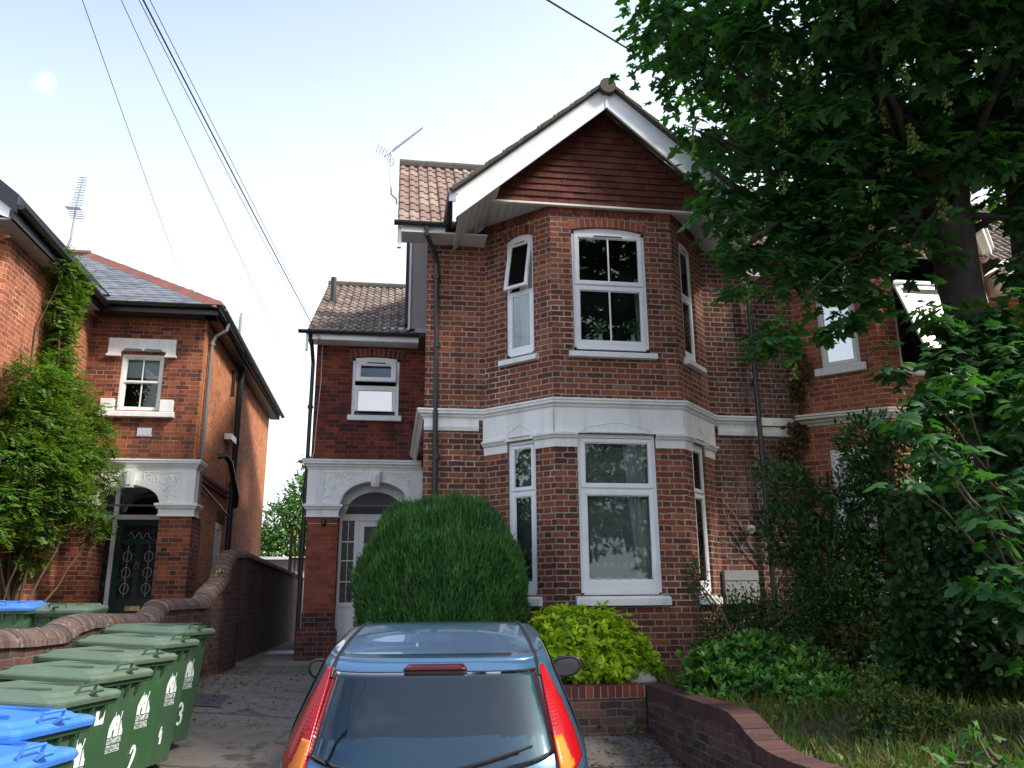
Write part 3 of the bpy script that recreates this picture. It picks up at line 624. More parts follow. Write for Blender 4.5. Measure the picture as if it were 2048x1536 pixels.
for i in range(13): g.tube([(.0+i*.45, 12.63, 9.19), (.0+i*.45+.455, 12.63, 9.185)], .11, 10)
g.build('ridge_tiles', MAT['tile_verge'], H)
g = MB(); g.face([(.6, 12.65, 9.15), (5.86, 12.65, 9.15), (5.86, 22.2, 8.2), (.6, 22.2, 8.2)]); g.build('rear_roof', MAT['tile_verge'], H)
g = MB(); g.hexa([(.005, 10.52, 6.96), (.05, 10.52, 6.96), (.05, 12.6, 9.04), (.005, 12.6, 9.04), (.005, 10.52, 7.06), (.05, 10.52, 7.06), (.05, 12.6, 9.14), (.005, 12.6, 9.14)]); g.box(.0, .055, 10.50, 10.56, 6.73, 7.04); g.build('barge_board', MAT['upvc'], H)
g = MB(); g.box(.055, .66, 10.47, 10.50, 6.945, 7.04); g.build('fascia', MAT['upvc'], H)
gutter(H, (-.05, 10.42, 7.075), (.68, 10.42, 7.075)); gutter(H, (.69, 10.47, 7.10), (.69, 9.60, 7.12), .068)
g = MB(); g.box(.645, .735, 9.585, 9.605, 7.0, 7.15); g.build('gutter_end', MAT['lead'], H)
downpipe(H, [(.40, 10.42, 7.02), (.40, 10.43, 6.90), (.55, 10.66, 6.68), (.565, 10.72, 6.60), (.60, 10.72, .9)], collars=((.60, 10.72, 3.85), (.585, 10.72, 5.4), (.57, 10.72, 6.4)))
downpipe(H, [(5.17, 10.66, 7.0), (5.17, 10.70, 6.7), (5.17, 10.72, .9)], collars=((5.17, 10.72, 3.2), (5.17, 10.72, 5.0), (5.17, 10.72, 6.6)))
g = MB(); g.box(5.12, 5.35, 10.6, 10.8, 6.62, 6.72); g.build('bracket', MAT['upvc'], H)
# set-back flank panel beside the corner
g = MB(); g.box(.272, .60, 14.05, 14.3, 6.75, 9.6); g.build('rendered_panel', MAT['grey_render'], H)
g = MB(); g.box(.235, .272, 14.02, 14.3, 6.72, 9.6); g.build('corner_board', MAT['upvc'], H)
g = MB(); g.box(.175, .232, 14.06, 14.3, 6.85, 9.5); g.build('corner_flashing', MAT['gutter_black'], H)
g = MB(); g.box(.36, .56, 13.93, 14.2, 6.64, 6.72); g.hexa([(-.38,14.25,6.76),(.26,14.2,6.76),(.26,14.3,6.82),(-.38,14.36,6.82),(-.38,14.25,6.785),(.26,14.2,6.785),(.26,14.3,6.85),(-.38,14.36,6.85)]); g.build('flashing', MAT['lead'], H)
# ---------------- set-back wing with porch
Fe, Le = frame((-1.36, 14.3), (.58, 14.3))
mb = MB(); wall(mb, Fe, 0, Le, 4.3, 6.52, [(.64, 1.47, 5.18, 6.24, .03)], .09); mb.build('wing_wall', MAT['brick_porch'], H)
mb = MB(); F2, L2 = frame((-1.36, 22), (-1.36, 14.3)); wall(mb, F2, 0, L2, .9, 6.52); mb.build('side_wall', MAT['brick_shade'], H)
voussoirs(H, Fe, .61, 1.50, 6.25, .03, .13, 11, 'voussoir_dark')
mb = MB(); ringframe(mb, Fe, .642, 1.468, 5.175, 6.238, .05, -.075, -.03, rise=.03, m=0); w = mb.build('window', MAT['upvc'], H, bevel=.003)
sash(w, Fe, .70, 1.41, 5.775, 6.19, -.025, .075, vent=True, open_=.30, gm='pane_glass'); sash(w, Fe, .695, 1.415, 5.22, 5.70, -.03, .05, gm='pane_sky')
mb = MB(); mb.fbox(Fe, .69, 1.42, -.07, -.028, 5.68, 5.735); mb.build('transom', MAT['upvc'], w); mb = MB(); mb.fbox(Fe, .69, 1.42, -.07, -.03, 5.17, 5.27); mb.build('bottom_rail', MAT['upvc'], w)
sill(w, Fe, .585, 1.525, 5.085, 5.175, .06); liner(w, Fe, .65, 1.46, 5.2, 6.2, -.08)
tiles(H, (-1.52, 13.98, 6.60), (1, 0, 0), (0, math.cos(rad(31.7)), math.sin(rad(31.7))), 9, 15, .30, .30, 'tile_old', 'roof_tiles', keep=lambda p: p.x < .25 or p.y < 14.25)
g = MB()
for i in range(4): g.tube([(-1.52+i*.45, 17.82, 9.0), (-1.06+i*.45, 17.82, 8.995)], .10, 10)
g.build('ridge_tiles', MAT['tile_verge'], H)
g = MB(); g.face([(-1.5, 14, 6.58), (.43, 14, 6.58), (.43, 17.8, 8.93), (-1.5, 17.8, 8.93)]); g.face([(-1.5, 17.8, 8.93), (.43, 17.8, 8.93), (.43, 22, 6.4), (-1.5, 22, 6.4)]); g.build('roof_deck', MAT['tile_verge'], H)
g = MB(); g.box(-1.51, .43, 13.965, 13.99, 6.46, 6.575); g.box(-1.53, -1.49, 13.95, 14.0, 6.24, 6.57); g.box(-1.5, .43, 13.99, 14.3, 6.455, 6.47); g.build('fascia', MAT['upvc'], H)
gutter(H, (-1.66, 13.92, 6.60), (.44, 13.92, 6.60))
downpipe(H, [(-1.46, 13.92, 6.55), (-1.43, 14.1, 6.35), (-1.41, 14.24, 6.1), (-1.42, 14.24, 1.1)], .034, collars=((-1.415, 14.24, 5.3), (-1.42, 14.24, 3.9)))
g = MB(); g.tube([(-1.28, 16.2, 7.9), (-1.28, 16.2, 8.52)], .06, 10); g.build('soil_vent_pipe', MAT['gutter_black'], H)
# porch: white arch front on a brick pillar
Fp, Lp = frame((-1.39, 14.2), (.56, 14.2))
mb = MB(); wall(mb, Fp, 0, Lp, 3.60, 4.25, [(.555, 1.72, 3.60, 3.601, .40, 'ell')], .22); mb.face([(-1.39, 14.2, 3.6), (-1.39, 14.42, 3.6), (-1.39, 14.42, 4.25), (-1.39, 14.2, 4.25)]); mb.build('porch_arch', MAT['white_paint'], H)
def archivolt(mb, F, c, hw, z0, rise, w_, o, k=26, m=0, dz=.0, t0=0, t1=math.pi):
    for i in range(k):
        a, b = t0+(t1-t0)*i/k, t0+(t1-t0)*(i+1)/k
        P = lambda t, e, oo: F(c-(hw+e)*math.cos(t), oo, z0+(rise+e)*math.sin(t))
        mb.hexa([P(a,0,o),P(b,0,o),P(b,0,-.0),P(a,0,-.0),P(a,w_,o),P(b,w_,o),P(b,w_,0),P(a,w_,0)], m)
mb = MB(); archivolt(mb, Fp, 1.1375, .582, 3.60, .40, .10, .018); mb.build('archivolt', MAT['white_paint'], H)
def spandrel(F, c, hw, z0, rise, x0, x1, ztop, parent, o=.012, seed=1, sc=34):
    """raised pebbly panel between arch and corner"""
    rnd = random.Random(seed); mb = MB(); pts = []
    lo = lambda s: z0+(rise)*math.sqrt(max(0, 1-((s-c)/hw)**2)) if abs(s-c) < hw else z0
    k = 18
    for i in range(k):
        a, b = x0+(x1-x0)*i/k, x0+(x1-x0)*(i+1)/k
        if lo(a) < ztop and lo(b) < ztop: mb.face([F(a,.003,lo(a)),F(b,.003,lo(b)),F(b,.003,ztop),F(a,.003,ztop)])
    n = 0
    while n < 95:
        s, z = rnd.uniform(min(x0,x1)+.02, max(x0,x1)-.02), rnd.uniform(z0, ztop-.02)
        if z < lo(s)+.02: n += .2; continue
        r = rnd.uniform(.012, .026); an = rnd.random()*3; e = rnd.uniform(.5, 1)
        ring = [F(s+r*math.cos(t)*math.cos(an)-r*e*math.sin(t)*math.sin(an), .003, z+r*math.cos(t)*math.sin(an)+r*e*math.sin(t)*math.cos(an)) for t in [2*math.pi*q/7 for q in range(7)]]
        mb.mesh(ring+[F(s, .016, z)], [(q, (q+1) % 7, 7) for q in range(7)]); n += 1
    bx = [(x0, lo(x0)), (x0, ztop), (x1, ztop), (x1, lo(x1))]
    for (a, b), (c_, d) in zip(bx, bx[1:]): mb.tube([F(a, .006, b), F(c_, .006, d)], .008, 5)
    mb.build('relief_panel', MAT['white_paint'], parent)
spandrel(Fp, 1.1375, .70, 3.60, .515, .27, .94, 4.145, H, seed=1); spandrel(Fp, 1.1375, .70, 3.60, .515, 1.76, 1.32, 4.145, H, seed=2)
g = MB(); g.mesh([Fp(1.075,.10,3.90),Fp(1.205,.10,3.90),Fp(1.235,.12,4.17),Fp(1.055,.12,4.17),Fp(1.075,-.02,3.90),Fp(1.205,-.02,3.90),Fp(1.235,0,4.17),Fp(1.055,0,4.17),Fp(1.14,.145,4.07),Fp(1.14,.13,3.98)], [(0,1,9),(1,2,8,9),(2,3,8),(3,0,9,8),(0,4,5,1),(1,5,6,2),(2,6,7,3),(3,7,4,0)]); g.build('keystone', MAT['white_paint'], H)
g = MB(); moulding(g, [(-1.39, 14.5), (-1.39, 14.2), (.53, 14.2)], CORN(4.20, .165, .10)); g.build('cornice', MAT['white_paint'], H)
CAPP = [(-.02, 3.385), (.03, 3.385), (.03, 3.41), (.015, 3.42), (.02, 3.50), (.05, 3.52), (.055, 3.545), (.08, 3.56), (.08, 3.595), (.05, 3.605), (-.02, 3.605)]
g = MB(); moulding(g, [(-1.36, 14.6), (-1.36, 14.2), (-.86, 14.2), (-.86, 14.5)], CAPP); g.box(-1.365, -.855, 14.195, 14.5, 3.39, 3.6); g.build('capital', MAT['white_paint'], H)
g = MB(); g.box(-1.355, -.845, 14.2, 14.55, 1.6, 3.40); p_ = g.build('porch_pillar', MAT['brick_pillar'], H)
g = MB(); g.box(-1.43, -.80, 14.13, 14.6, 1.1, 1.52); vs = [(-1.43,14.13,1.52),(-.80,14.13,1.52),(-.80,14.6,1.52),(-1.43,14.6,1.52),(-1.355,14.2,1.60),(-.845,14.2,1.60),(-.845,14.55,1.60),(-1.355,14.55,1.60)]; g.mesh(vs, [(0,1,5,4),(1,2,6,5),(2,3,7,6),(3,0,4,7)]); g.build('pillar_base', MAT['brick_plinth'], H)
g = MB(); g.box(-1.36, -.84, 14.19, 14.2, 1.60, 1.83); g.build('pillar_band', MAT['brick_plinth'], H)
g = MB(); g.tube([(-1.08, 14.12, 3.36), (-1.08, 14.14, 3.29), (-1.08, 14.12, 3.25)], [.02, .045, .035], 10); g.tube([(-1.08, 14.2, 3.30), (-1.08, 14.12, 3.30)], .012, 6); g.build('porch_light', MAT['black_plastic'], H)
g = MB(); g.tube([(-1.35, 14.19, 3.285), (-1.2, 14.19, 3.275), (-1.0, 14.19, 3.28), (-.86, 14.19, 3.277)], .004, 5); g.tube([(-1.27, 14.29, 6.45), (-1.26, 14.28, 5.8), (-1.30, 14.28, 4.9), (-1.31, 14.28, 4.5), (-1.35, 14.28, 4.38)], .006, 5); g.build('cable', MAT['cream_paint'], H)
# doorway screen
Fd, Ld = frame((-.84, 14.52), (.36, 14.52))
g = MB(); g.fbox(Fd, 0, .05, -.06, 0, 1.12, 3.58); g.fbox(Fd, .26, .325, -.06, 0, 1.12, 3.37); g.fbox(Fd, 1.15, 1.2, -.06, 0, 1.12, 3.6); g.fbox(Fd, .05, 1.15, -.06, .01, 3.36, 3.47)
archivolt(g, lambda s, o, z: Fd(s, o-.06 if o <= 0 else o, z), .60, .50, 3.46, .40, .10, .001, 20); g.fbox(Fd, .0, .33, -.06, .005, 1.12, 1.27); g.build('door_frame', MAT['wood_white'], H)
g = MB(); wall(g, Fd, -.3, 1.2, 3.46, 4.3, [(.09, 1.11, 3.461, 3.462, .42, 'ell')], .05); g.build('arch_infill', MAT['wood_white'], H)
g = MB(); k = 16
pp = [Fd(.60-.51*math.cos(math.pi*i/k), -.03, 3.46+.41*math.sin(math.pi*i/k)) for i in range(k+1)]; g.face(pp); fl = g.build('fanlight', MAT['leaded_plain'], H)
g = MB(); g.fbox(Fd, .05, .26, -.05, -.02, 1.27, 1.95); g.fbox(Fd, .05, .26, -.05, -.0, 1.92, 1.99); g.build('side_panel', MAT['wood_white'], H)
g = MB(); g.fbox(Fd, .05, .26, -.035, -.03, 1.99, 3.36); sl_ = g.build('sidelight', MAT['leaded_glass'], H)
g = MB()
for z_ in (2.33, 2.68, 3.0): g.fbox(Fd, .05, .26, -.03, -.024, z_-.006, z_+.006)
g.fbox(Fd, .152, .158, -.03, -.024, 1.99, 3.36); g.build('leading', MAT['galv'], sl_)
g = MB(); D0, D1 = .325, 1.15
ringframe(g, Fd, D0, D1, 1.14, 3.36, .10, -.05, -.015); g.fbox(Fd, D0+.1, D1-.1, -.05, -.015, 2.88, 2.97); g.fbox(Fd, D0+.1, D1-.1, -.05, -.015, 1.24, 1.95); g.fbox(Fd, .70, .775, -.05, -.015, 1.95, 2.88); dr = g.build('front_door', MAT['wood_white'], H, bevel=.004)
g = MB(); g.fbox(Fd, D0+.09, D1-.09, -.04, -.035, 1.94, 3.27); g.build('door_glass', MAT['leaded_glass'], dr)
g = MB(); g.tube([Fd(1.07, -.015, 2.1), Fd(1.07, .04, 2.1), Fd(1.0, .045, 2.1)], .012, 8); g.build('handle', MAT['brass'], dr)
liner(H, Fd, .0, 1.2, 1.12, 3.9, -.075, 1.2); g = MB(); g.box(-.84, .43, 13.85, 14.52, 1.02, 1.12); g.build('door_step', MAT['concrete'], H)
g = MB(); g.face([(-.845, 14.5, 1.1), (-.845, 14.52, 1.1), (-.845, 14.52, 3.6), (-.845, 14.5, 3.6)]); g.face([(.36, 14.2, 1), (.43, 14.2, 1), (.43, 14.6, 1), (.36, 14.6, 1)]); g.box(.365, .58, 14.22, 14.56, 1.1, 4.2); g.build('porch_reveal', MAT['wood_white'], H)
# small fittings on the shaded wall
g = MB(); g.box(4.47, 4.96, 10.68, 10.8, 1.93, 2.37); mx_ = g.build('meter_box', MAT['box_grey'], H, bevel=.008)
g = MB(); g.box(4.475, 4.955, 10.674, 10.681, 2.235, 2.242); g.tube([(4.70, 10.67, 2.20), (4.70, 10.685, 2.20)], .008, 6); g.build('lock', MAT['pipe_grey'], mx_)
g = MB(); g.tube([(4.92, 10.80, 2.92), (4.92, 10.70, 2.92)], .06, 12); g.tube([(4.92, 10.74, 2.92), (4.92, 10.69, 2.90)], .045, 12); g.build('flue_terminal', MAT['stone'], H)
# ================================================================ right neighbour (other half of the pair)
R = empty('brick_house', (7.5, 10.8, 1.0), 'neighbouring brick house behind the big tree, its bay windows standing open', 'house')
RL_, RB, RC, RD = (5.86, 10.8), (6.70, 10.0), (8.42, 10.0), (9.2, 10.8)
Fa, La = frame(RL_, RB); Fk, Lk = frame(RB, RC); Fz, Lz = frame(RC, RD)
ao = [(.34, .86, 2.06, 4.02, 0), (.37, .90, 5.20, 6.86, 0)]; ko = [(.30, 1.42, 2.06, 4.06, 0), (.30, 1.42, 5.10, 6.86, 0)]; zo = [(.26, .76, 2.06, 4.02, 0), (.255, .76, 5.20, 6.86, 0)]
mb = MB(); wall(mb, Fa, 0, La, .9, 7.2, ao); wall(mb, Fk, 0, Lk, .9, 7.2, ko); wall(mb, Fz, 0, Lz, .9, 7.2, zo); mb.build('bay_wall', MAT['brick_right'], R)
Fq, Lq = frame((9.2, 10.8), (12.5, 10.8)); mb = MB(); wall(mb, Fq, 0, Lq, .9, 6.9); mb.build('front_wall', MAT['brick_right'], R)
mb = MB(); F5, L5 = frame((12.5, 10.8), (12.5, 22)); wall(mb, F5, 0, L5, .9, 8.5); mb.build('side_wall', MAT['brick_right'], R)
g = MB(); moulding(g, [RL_, RB, RC, RD], [(-.05, 7.12), (.06, 7.12), (.10, 7.16), (.16, 7.20), (.17, 7.30), (.20, 7.32), (.20, 7.40), (-.05, 7.42)]); g.build('bay_cornice', MAT['cream_paint'], R)
g = MB(); moulding(g, [(5.86, 10.8), RL_, RB, RC, RD, (12.5, 10.8)], CORN(4.37, .14, .09)); g.build('cornice', MAT['cream_paint'], R)
g = MB(); g.face([(5.8, 10.7, 7.41), (6.66, 9.8, 7.41), (8.5, 9.8, 7.41), (9.3, 10.7, 7.41), (8.0, 11.2, 8.3), (7.0, 11.2, 8.3)]); g.build('bay_roof', MAT['lead'], R)
g = MB(); g.box(9.2, 12.6, 10.3, 10.8, 6.55, 6.9); g.build('eaves_board', MAT['cream_paint'], R)
tiles(R, (5.86, 10.50, 7.05), (1, 0, 0), (0, 1, 1), 22, 10, .30, .30, 'tile_old', 'roof_tiles')
g = MB(); g.face([(5.86, 12.65, 9.15), (12.6, 12.65, 9.15), (12.6, 22.2, 7.2), (5.86, 22.2, 7.2)]); g.build('rear_roof', MAT['tile_verge'], R)
for F, o, up in ((Fa, ao[0], 0), (Fk, ko[0], 0), (Fz, zo[0], 0), (Fa, ao[1], 1), (Fk, ko[1], 1), (Fz, zo[1], 1)):
    a, b, zb, zt, r = o; mb = MB(); ringframe(mb, F, a, b, zb, zt, .05, -.085, -.03); w = mb.build('window', MAT['cream_paint'], R)
    liner(w, F, a, b, zb, zt, -.09)
    if up and F is Fk:
        sash(w, F, a+.05, b-.05, 6.52, zt-.05, -.02, .06, open_=1.15); sash(w, F, a+.05, b-.05, zb+.03, 6.42, -.02, .075, open_=.42, gm='pane_sky'); sill(w, F, a-.07, b+.07, 4.98, 5.08)
    elif up:
        sash(w, F, a+.05, b-.05, 6.32, zt-.05, -.02, .045, open_=.12); sash(w, F, a+.05, b-.05, zb+.05, 6.26, -.028, .03, gm='pane_sky'); sill(w, F, a-.09, b+.07, 5.08, 5.19)
    else:
        sash(w, F, a+.05, b-.05, 3.37, zt-.05, -.022, .05); sash(w, F, a+.05, b-.05, zb+.05, 3.33, -.03, .05); sill(w, F, a-.08, b+.08, 1.94, 2.05)
# ================================================================ left house
Q = empty('brick_house', (-5.0, 14.6, 1.0), 'orange brick house on the left with slate roof and dark green door', 'house')
GX, GY = -3.37, 14.6
Ff, Lf = frame((-5.3, GY), (GX, GY))
mb = MB(); wall(mb, Ff, 0, Lf, 4.3, 7.0, [(.575, 1.285, 5.24, 6.26, 0)], .12); mb.build('front_wall', MAT['brick_left'], Q)
Fg, Lg = frame((GX, GY), (GX, 22.9))
mb = MB(); wall(mb, Fg, 0, Lg, .9, 7.0, [(2.3, 3.1, 1.3, 3.55, .12)], .12); mb.build('side_wall', MAT['brick_left_side'], Q)
mb = MB(); F6, L6 = frame((GX, 22.9), (-5.3, 22.9)); wall(mb, F6, 0, 6, .9, 7.0)
mb.build('rear_wall', MAT['brick_left_side'], Q)
g = MB(); ringframe(g, Fg, 2.3, 3.1, 1.3, 3.55, .12, -.09, -.03); g.fbox(Fg, 2.42, 2.98, -.08, -.05, 1.4, 3.45); g.build('side_door', MAT['wood_white'], Q)
voussoirs(Q, Fg, 2.27, 3.13, 3.56, .12, .13, 12, 'voussoir')
g = MB(); g.fbox(Fg, .0, .06, 0, .02, .9, 7.0); g.fbox(Fg, .11, .17, 0, .02, .9, 7.0); g.build('quoin_strip', MAT['brick_left_side'], Q)
g = MB(); g.fbox(Fg, .17, 3.2, 0, .035, 4.20, 4.26); g.fbox(Fg, .17, 3.2, 0, .05, 4.10, 4.13); g.build('string_course', MAT['coping_purple'], Q)
# window
a, b = .575, 1.285
g = MB(); ringframe(g, Ff, a, b, 5.24, 6.26, .05, -.11, -.03); w = g.build('window', MAT['white_paint'], Q, bevel=.003)
sash(w, Ff, a+.05, b-.05, 5.75, 6.21, -.05, .03, bars=1, fm='white_paint'); sash(w, Ff, a+.05, b-.05, 5.28, 5.78, -.07, .03, bars=1, fm='white_paint')
liner(w, Ff, a, b, 5.25, 6.25, -.12); g = MB(); g.fbox(Ff, a+.05, b-.05, -.16, -.15, 5.86, 6.24); g.build('roller_blind', MAT['blind'], w)
g = MB(); random.seed(2)
for i in range(14):
    x, z = .93+random.gauss(0, .10), 5.60+random.gauss(0, .06); g.tube([Ff(x, -.125, z), Ff(x, -.12, z)], [.012, .001], 6)
g.build('window_sticker', MAT['lace'], w)
sill(w, Ff, .30, 1.545, 5.115, 5.205, .10)
g = MB(); g.fbox(Ff, .325, .55, -.02, .07, 5.215, 5.43); g.build('sill_block', MAT['white_paint'], w, bevel=.008); g = MB(); g.fbox(Ff, 1.30, 1.52, -.02, .07, 5.215, 5.43); g.build('sill_block', MAT['white_paint'], w, bevel=.008)
g = MB(); g.fbox(Ff, .34, 1.47, -.12, .045, 6.30, 6.53); g.fbox(Ff, .34, .56, -.02, .045, 6.235, 6.30); g.fbox(Ff, 1.31, 1.47, -.02, .045, 6.235, 6.30); g.fbox(Ff, .32, .56, -.02, .07, 6.20, 6.24); g.fbox(Ff, 1.30, 1.49, -.02, .07, 6.20, 6.24)
for c_ in (.76, 1.10):
    g.mesh([Ff(c_-.17,.046,6.30),Ff(c_+.17,.046,6.30),Ff(c_+.12,.046,6.345),Ff(c_-.14,.046,6.345),Ff(c_-.17,.0,6.29),Ff(c_+.17,.0,6.29)], [(0,1,2,3),(0,4,5,1)], 1)
g.build('lintel', [MAT['white_paint'], MAT['pipe_grey']], w)
g = MB(); g.fbox(Ff, .96, 1.21, 0, .008, 4.79, 4.94, 1); g.fbox(Ff, .955, 1.215, 0, .016, 4.785, 4.80)
for i in range(11): g.fbox(Ff, .972+i*.0215, .984+i*.0215, .012, .022, 4.80, 4.93)
for i in range(7): g.fbox(Ff, .965, 1.205, .012, .020, 4.803+i*.0195, 4.810+i*.0195)
g.build('air_brick', [MAT['far_paint'], MAT['dark_room']], Q)
# porch
Fo, Lo = frame((-5.3, 14.45), (-3.27, 14.45))
mb = MB(); wall(mb, Fo, 0, Lo, 3.60, 4.25, [(.47, 1.50, 3.60, 3.601, .33, 'ell')], .3); mb.face([(-3.27, 14.45, 3.6), (-3.27, 14.75, 3.6), (-3.27, 14.75, 4.25), (-3.27, 14.45, 4.25)]); mb.build('porch_arch', MAT['white_paint'], Q)
g = MB(); archivolt(g, Fo, .985, .515, 3.60, .33, .09, .018); g.build('archivolt', MAT['white_paint'], Q)
spandrel(Fo, .985, .62, 3.60, .43, 1.80, 1.20, 4.14, Q, seed=4); spandrel(Fo, .985, .62, 3.60, .43, .17, .77, 4.14, Q, seed=5)
g = MB(); g.mesh([Fo(.93,.09,3.88),Fo(1.05,.09,3.88),Fo(1.08,.09,4.19),Fo(.90,.09,4.19),Fo(.93,-.02,3.88),Fo(1.05,-.02,3.88),Fo(1.08,0,4.19),Fo(.90,0,4.19)], [(0,1,2,3),(0,4,5,1),(1,5,6,2),(3,2,6,7),(4,0,3,7)]); g.fbox(Fo, .95, 1.03, .09, .105, 3.92, 4.15); g.build('keystone', MAT['white_paint'], Q)
g = MB(); moulding(g, [(-5.3, 14.45), (-3.27, 14.45), (-3.27, 14.85)], CORN(4.22, .14, .09)); g.build('cornice', MAT['white_paint'], Q)
CP2 = [(o, z+.02) for o, z in CAPP]
for x0, x1 in ((-3.80, -3.26), (-5.36, -4.83)):
    g = MB(); moulding(g, [(x0, 14.8), (x0, 14.45), (x1, 14.45), (x1, 14.8)], CP2); g.box(x0-.005, x1+.005, 14.44, 14.8, 3.41, 3.62); g.build('capital', MAT['white_paint'], Q)
    g = MB(); g.box(x0+.01, x1-.01, 14.45, 15.2, .9, 3.42); g.build('porch_pillar', MAT['brick_left'], Q)
Fn, Ln = frame((-5.02, 15.2), (-3.8, 15.2))
g = MB(); g.fbox(Fn, 0, .06, -.08, 0, 1.1, 4.0); g.fbox(Fn, .27, .34, -.08, 0, 1.1, 4.0); g.fbox(Fn, 1.14, 1.22, -.08, 0, 1.1, 4.0); g.fbox(Fn, .06, 1.2, -.08, .01, 3.42, 3.50); g.fbox(Fn, .06, .27, -.06, 0, 1.1, 1.85); g.build('door_frame', MAT['wood_white'], Q)
g = MB(); g.fbox(Fn, .06, .27, -.04, -.035, 1.85, 3.42); g.build('sidelight', MAT['leaded_glass'], Q)
g = MB(); g.fbox(Fn, .06, 1.14, -.06, -.055, 3.5, 4.0); g.build('fanlight', MAT['pane_glass'], Q)
g = MB(); ringframe(g, Fn, .34, 1.14, 1.12, 3.42, .10, -.06, -.015); g.fbox(Fn, .44, 1.04, -.06, -.015, 3.0, 3.08); g.fbox(Fn, .44, 1.04, -.06, -.022, 1.2, 2.08); g.fbox(Fn, .69, .79, -.06, -.015, 2.08, 3.0)
for x0 in (.46, .80): g.fbox(Fn, x0, x0+.22, -.03, -.010, 1.3, 1.72)
d2 = g.build('front_door', MAT['door_green'], Q, bevel=.004)
g = MB(); g.fbox(Fn, .43, 1.05, -.05, -.045, 2.07, 3.33); g.build('door_glass', MAT['leaded_glass'], d2)
g = MB()
for cx_ in (.565, .915):
    for k_ in range(3):
        zc = 2.25+k_*.27; g.tube([Fn(cx_+.07*math.cos(t), -.04, zc+.09*math.sin(t)) for t in [2*math.pi*i/10 for i in range(11)]], .004, 4)
    g.tube([Fn(cx_, -.04, 2.1), Fn(cx_, -.04, 2.98)], .004, 4)
g.tube([Fn(.55+.38*i/12, -.04, 3.15+.06*math.sin(i*1.5)) for i in range(13)], .004, 4); g.build('leading', MAT['far_paint'], d2)
g = MB(); g.tube([Fn(.74+.04*math.cos(t), .015, 2.62+.05*math.sin(t)) for t in [2*math.pi*i/14 for i in range(15)]], .007, 6); g.tube([Fn(.74, -.01, 2.69), Fn(.74, .02, 2.69)], .012, 8); g.build('door_knocker', MAT['brass'], d2)
g = MB(); g.fbox(Fn, .62, .86, -.015, -.008, 1.88, 1.96); lb = g.build('letter_box', MAT['brass'], d2)
g = MB(); g.fbox(Fn, .71, .79, -.008, .012, 1.89, 1.95); g.build('folded_paper', MAT['paper'], lb)
liner(Q, Fn, .0, 1.22, 1.1, 4.0, -.085, 1.2)
# roof: hipped front, slates, red hip tiles
ce = Vector((-3.05, 14.2, 7.09)); sl = .643
def hipz(x, y): return 7.09+sl*min(y-14.2, -3.05-x)
tiles(Q, (-3.05-6.6, 14.2, 7.09), (1, 0, 0), (0, 1, sl), 27, 22, .25, .20, 'slate', 'roof_slates', 'flat', keep=lambda p: p.y-14.2 < -3.05-p.x+.06, over=.03, lip=.008)
g = MB(); t_ = 3.64
g.face([(-3.05, 14.2, 7.08), (-3.05, 23.2, 7.08), (-3.05-t_, 23.2, 7.08+sl*t_), (-3.05-t_, 14.2+t_, 7.08+sl*t_)]); g.face([(-3.05, 14.2, 7.07), (-3.05-t_, 14.2+t_, 7.07+sl*t_), (-12, 14.2+t_, 7.07+sl*t_), (-12, 14.2, 7.07)]); g.face([(-3.05-t_, 14.2+t_, 7.08+sl*t_), (-3.05-t_, 23.2, 7.08+sl*t_), (-12, 23.2, 7.08+sl*t_), (-12, 14.2+t_, 7.08+sl*t_)]); g.build('roof_deck', MAT['gutter_black'], Q)
g = MB(); n = 17; hd = Vector((-1, 1, sl)).normalized(); st = ce+Vector((0, 0, .03)); LH = t_*math.sqrt(2+sl*sl)
for i in range(n):
    a_ = st+hd*(LH*i/n); b_ = st+hd*(LH*(i+1)/n+.02); s_ = Vector((1, 1, 0)).normalized()*.16; dn = Vector((0, 0, -.095)); up = Vector((0, 0, .05))
    g.mesh([a_-s_+dn, a_+up, a_+s_+dn, b_-s_+dn, b_+up*.8, b_+s_+dn], [(0, 1, 4, 3), (1, 2, 5, 4), (0, 2, 1)])
for i in range(8):
    x0 = -3.05-t_-i*.45; z_ = 7.12+sl*t_; y_ = 14.2+t_; g.tube([(x0, y_, z_), (x0-.44, y_, z_)], .09, 8)
g.build('hip_tiles', MAT['ridge_red'], Q)
g = MB(); g.box(-5.2, -3.1, 14.26, 14.3, 6.93, 7.07); g.box(-5.2, -3.15, 14.3, 14.6, 6.93, 6.95); g.box(-3.36, -3.10, 14.3, 23.0, 6.93, 6.95); g.box(-3.13, -3.10, 14.3, 23.0, 6.93, 7.07); g.build('eaves_board', MAT['gutter_black'], Q)
gutter(Q, (-5.1, 14.18, 7.08), (-3.02, 14.18, 7.08)); gutter(Q, (-3.03, 14.15, 7.08), (-3.03, 23.1, 7.05))
downpipe(Q, [(-3.05, 14.95, 7.03), (-3.08, 14.95, 6.86), (-3.26, 14.95, 6.74), (-3.31, 14.95, 6.62), (-3.31, 14.95, 1.0)], .035, 'pipe_grey', collars=((-3.31, 14.95, 6.6), (-3.31, 14.95, 4.1)))
downpipe(Q, [(-3.29, 17.9, 7.5), (-3.29, 17.9, 1.0)], .06, collars=((-3.29, 17.9, 5.3), (-3.29, 17.9, 4.4)))
downpipe(Q, [(-3.33, 16.4, 4.75), (-3.20, 16.4, 4.78), (-3.15, 16.7, 4.7), (-3.15, 17.7, 4.15), (-3.2, 17.9, 3.95)], .055, name='waste_pipe')
downpipe(Q, [(-3.32, 15.0, 4.05), (-3.32, 17.9, 3.75)], .022, name='waste_pipe')
g = MB(); g.box(-3.36, -3.22, 17.0, 17.55, 5.22, 5.34); g.build('wall_light', MAT['upvc'], Q)
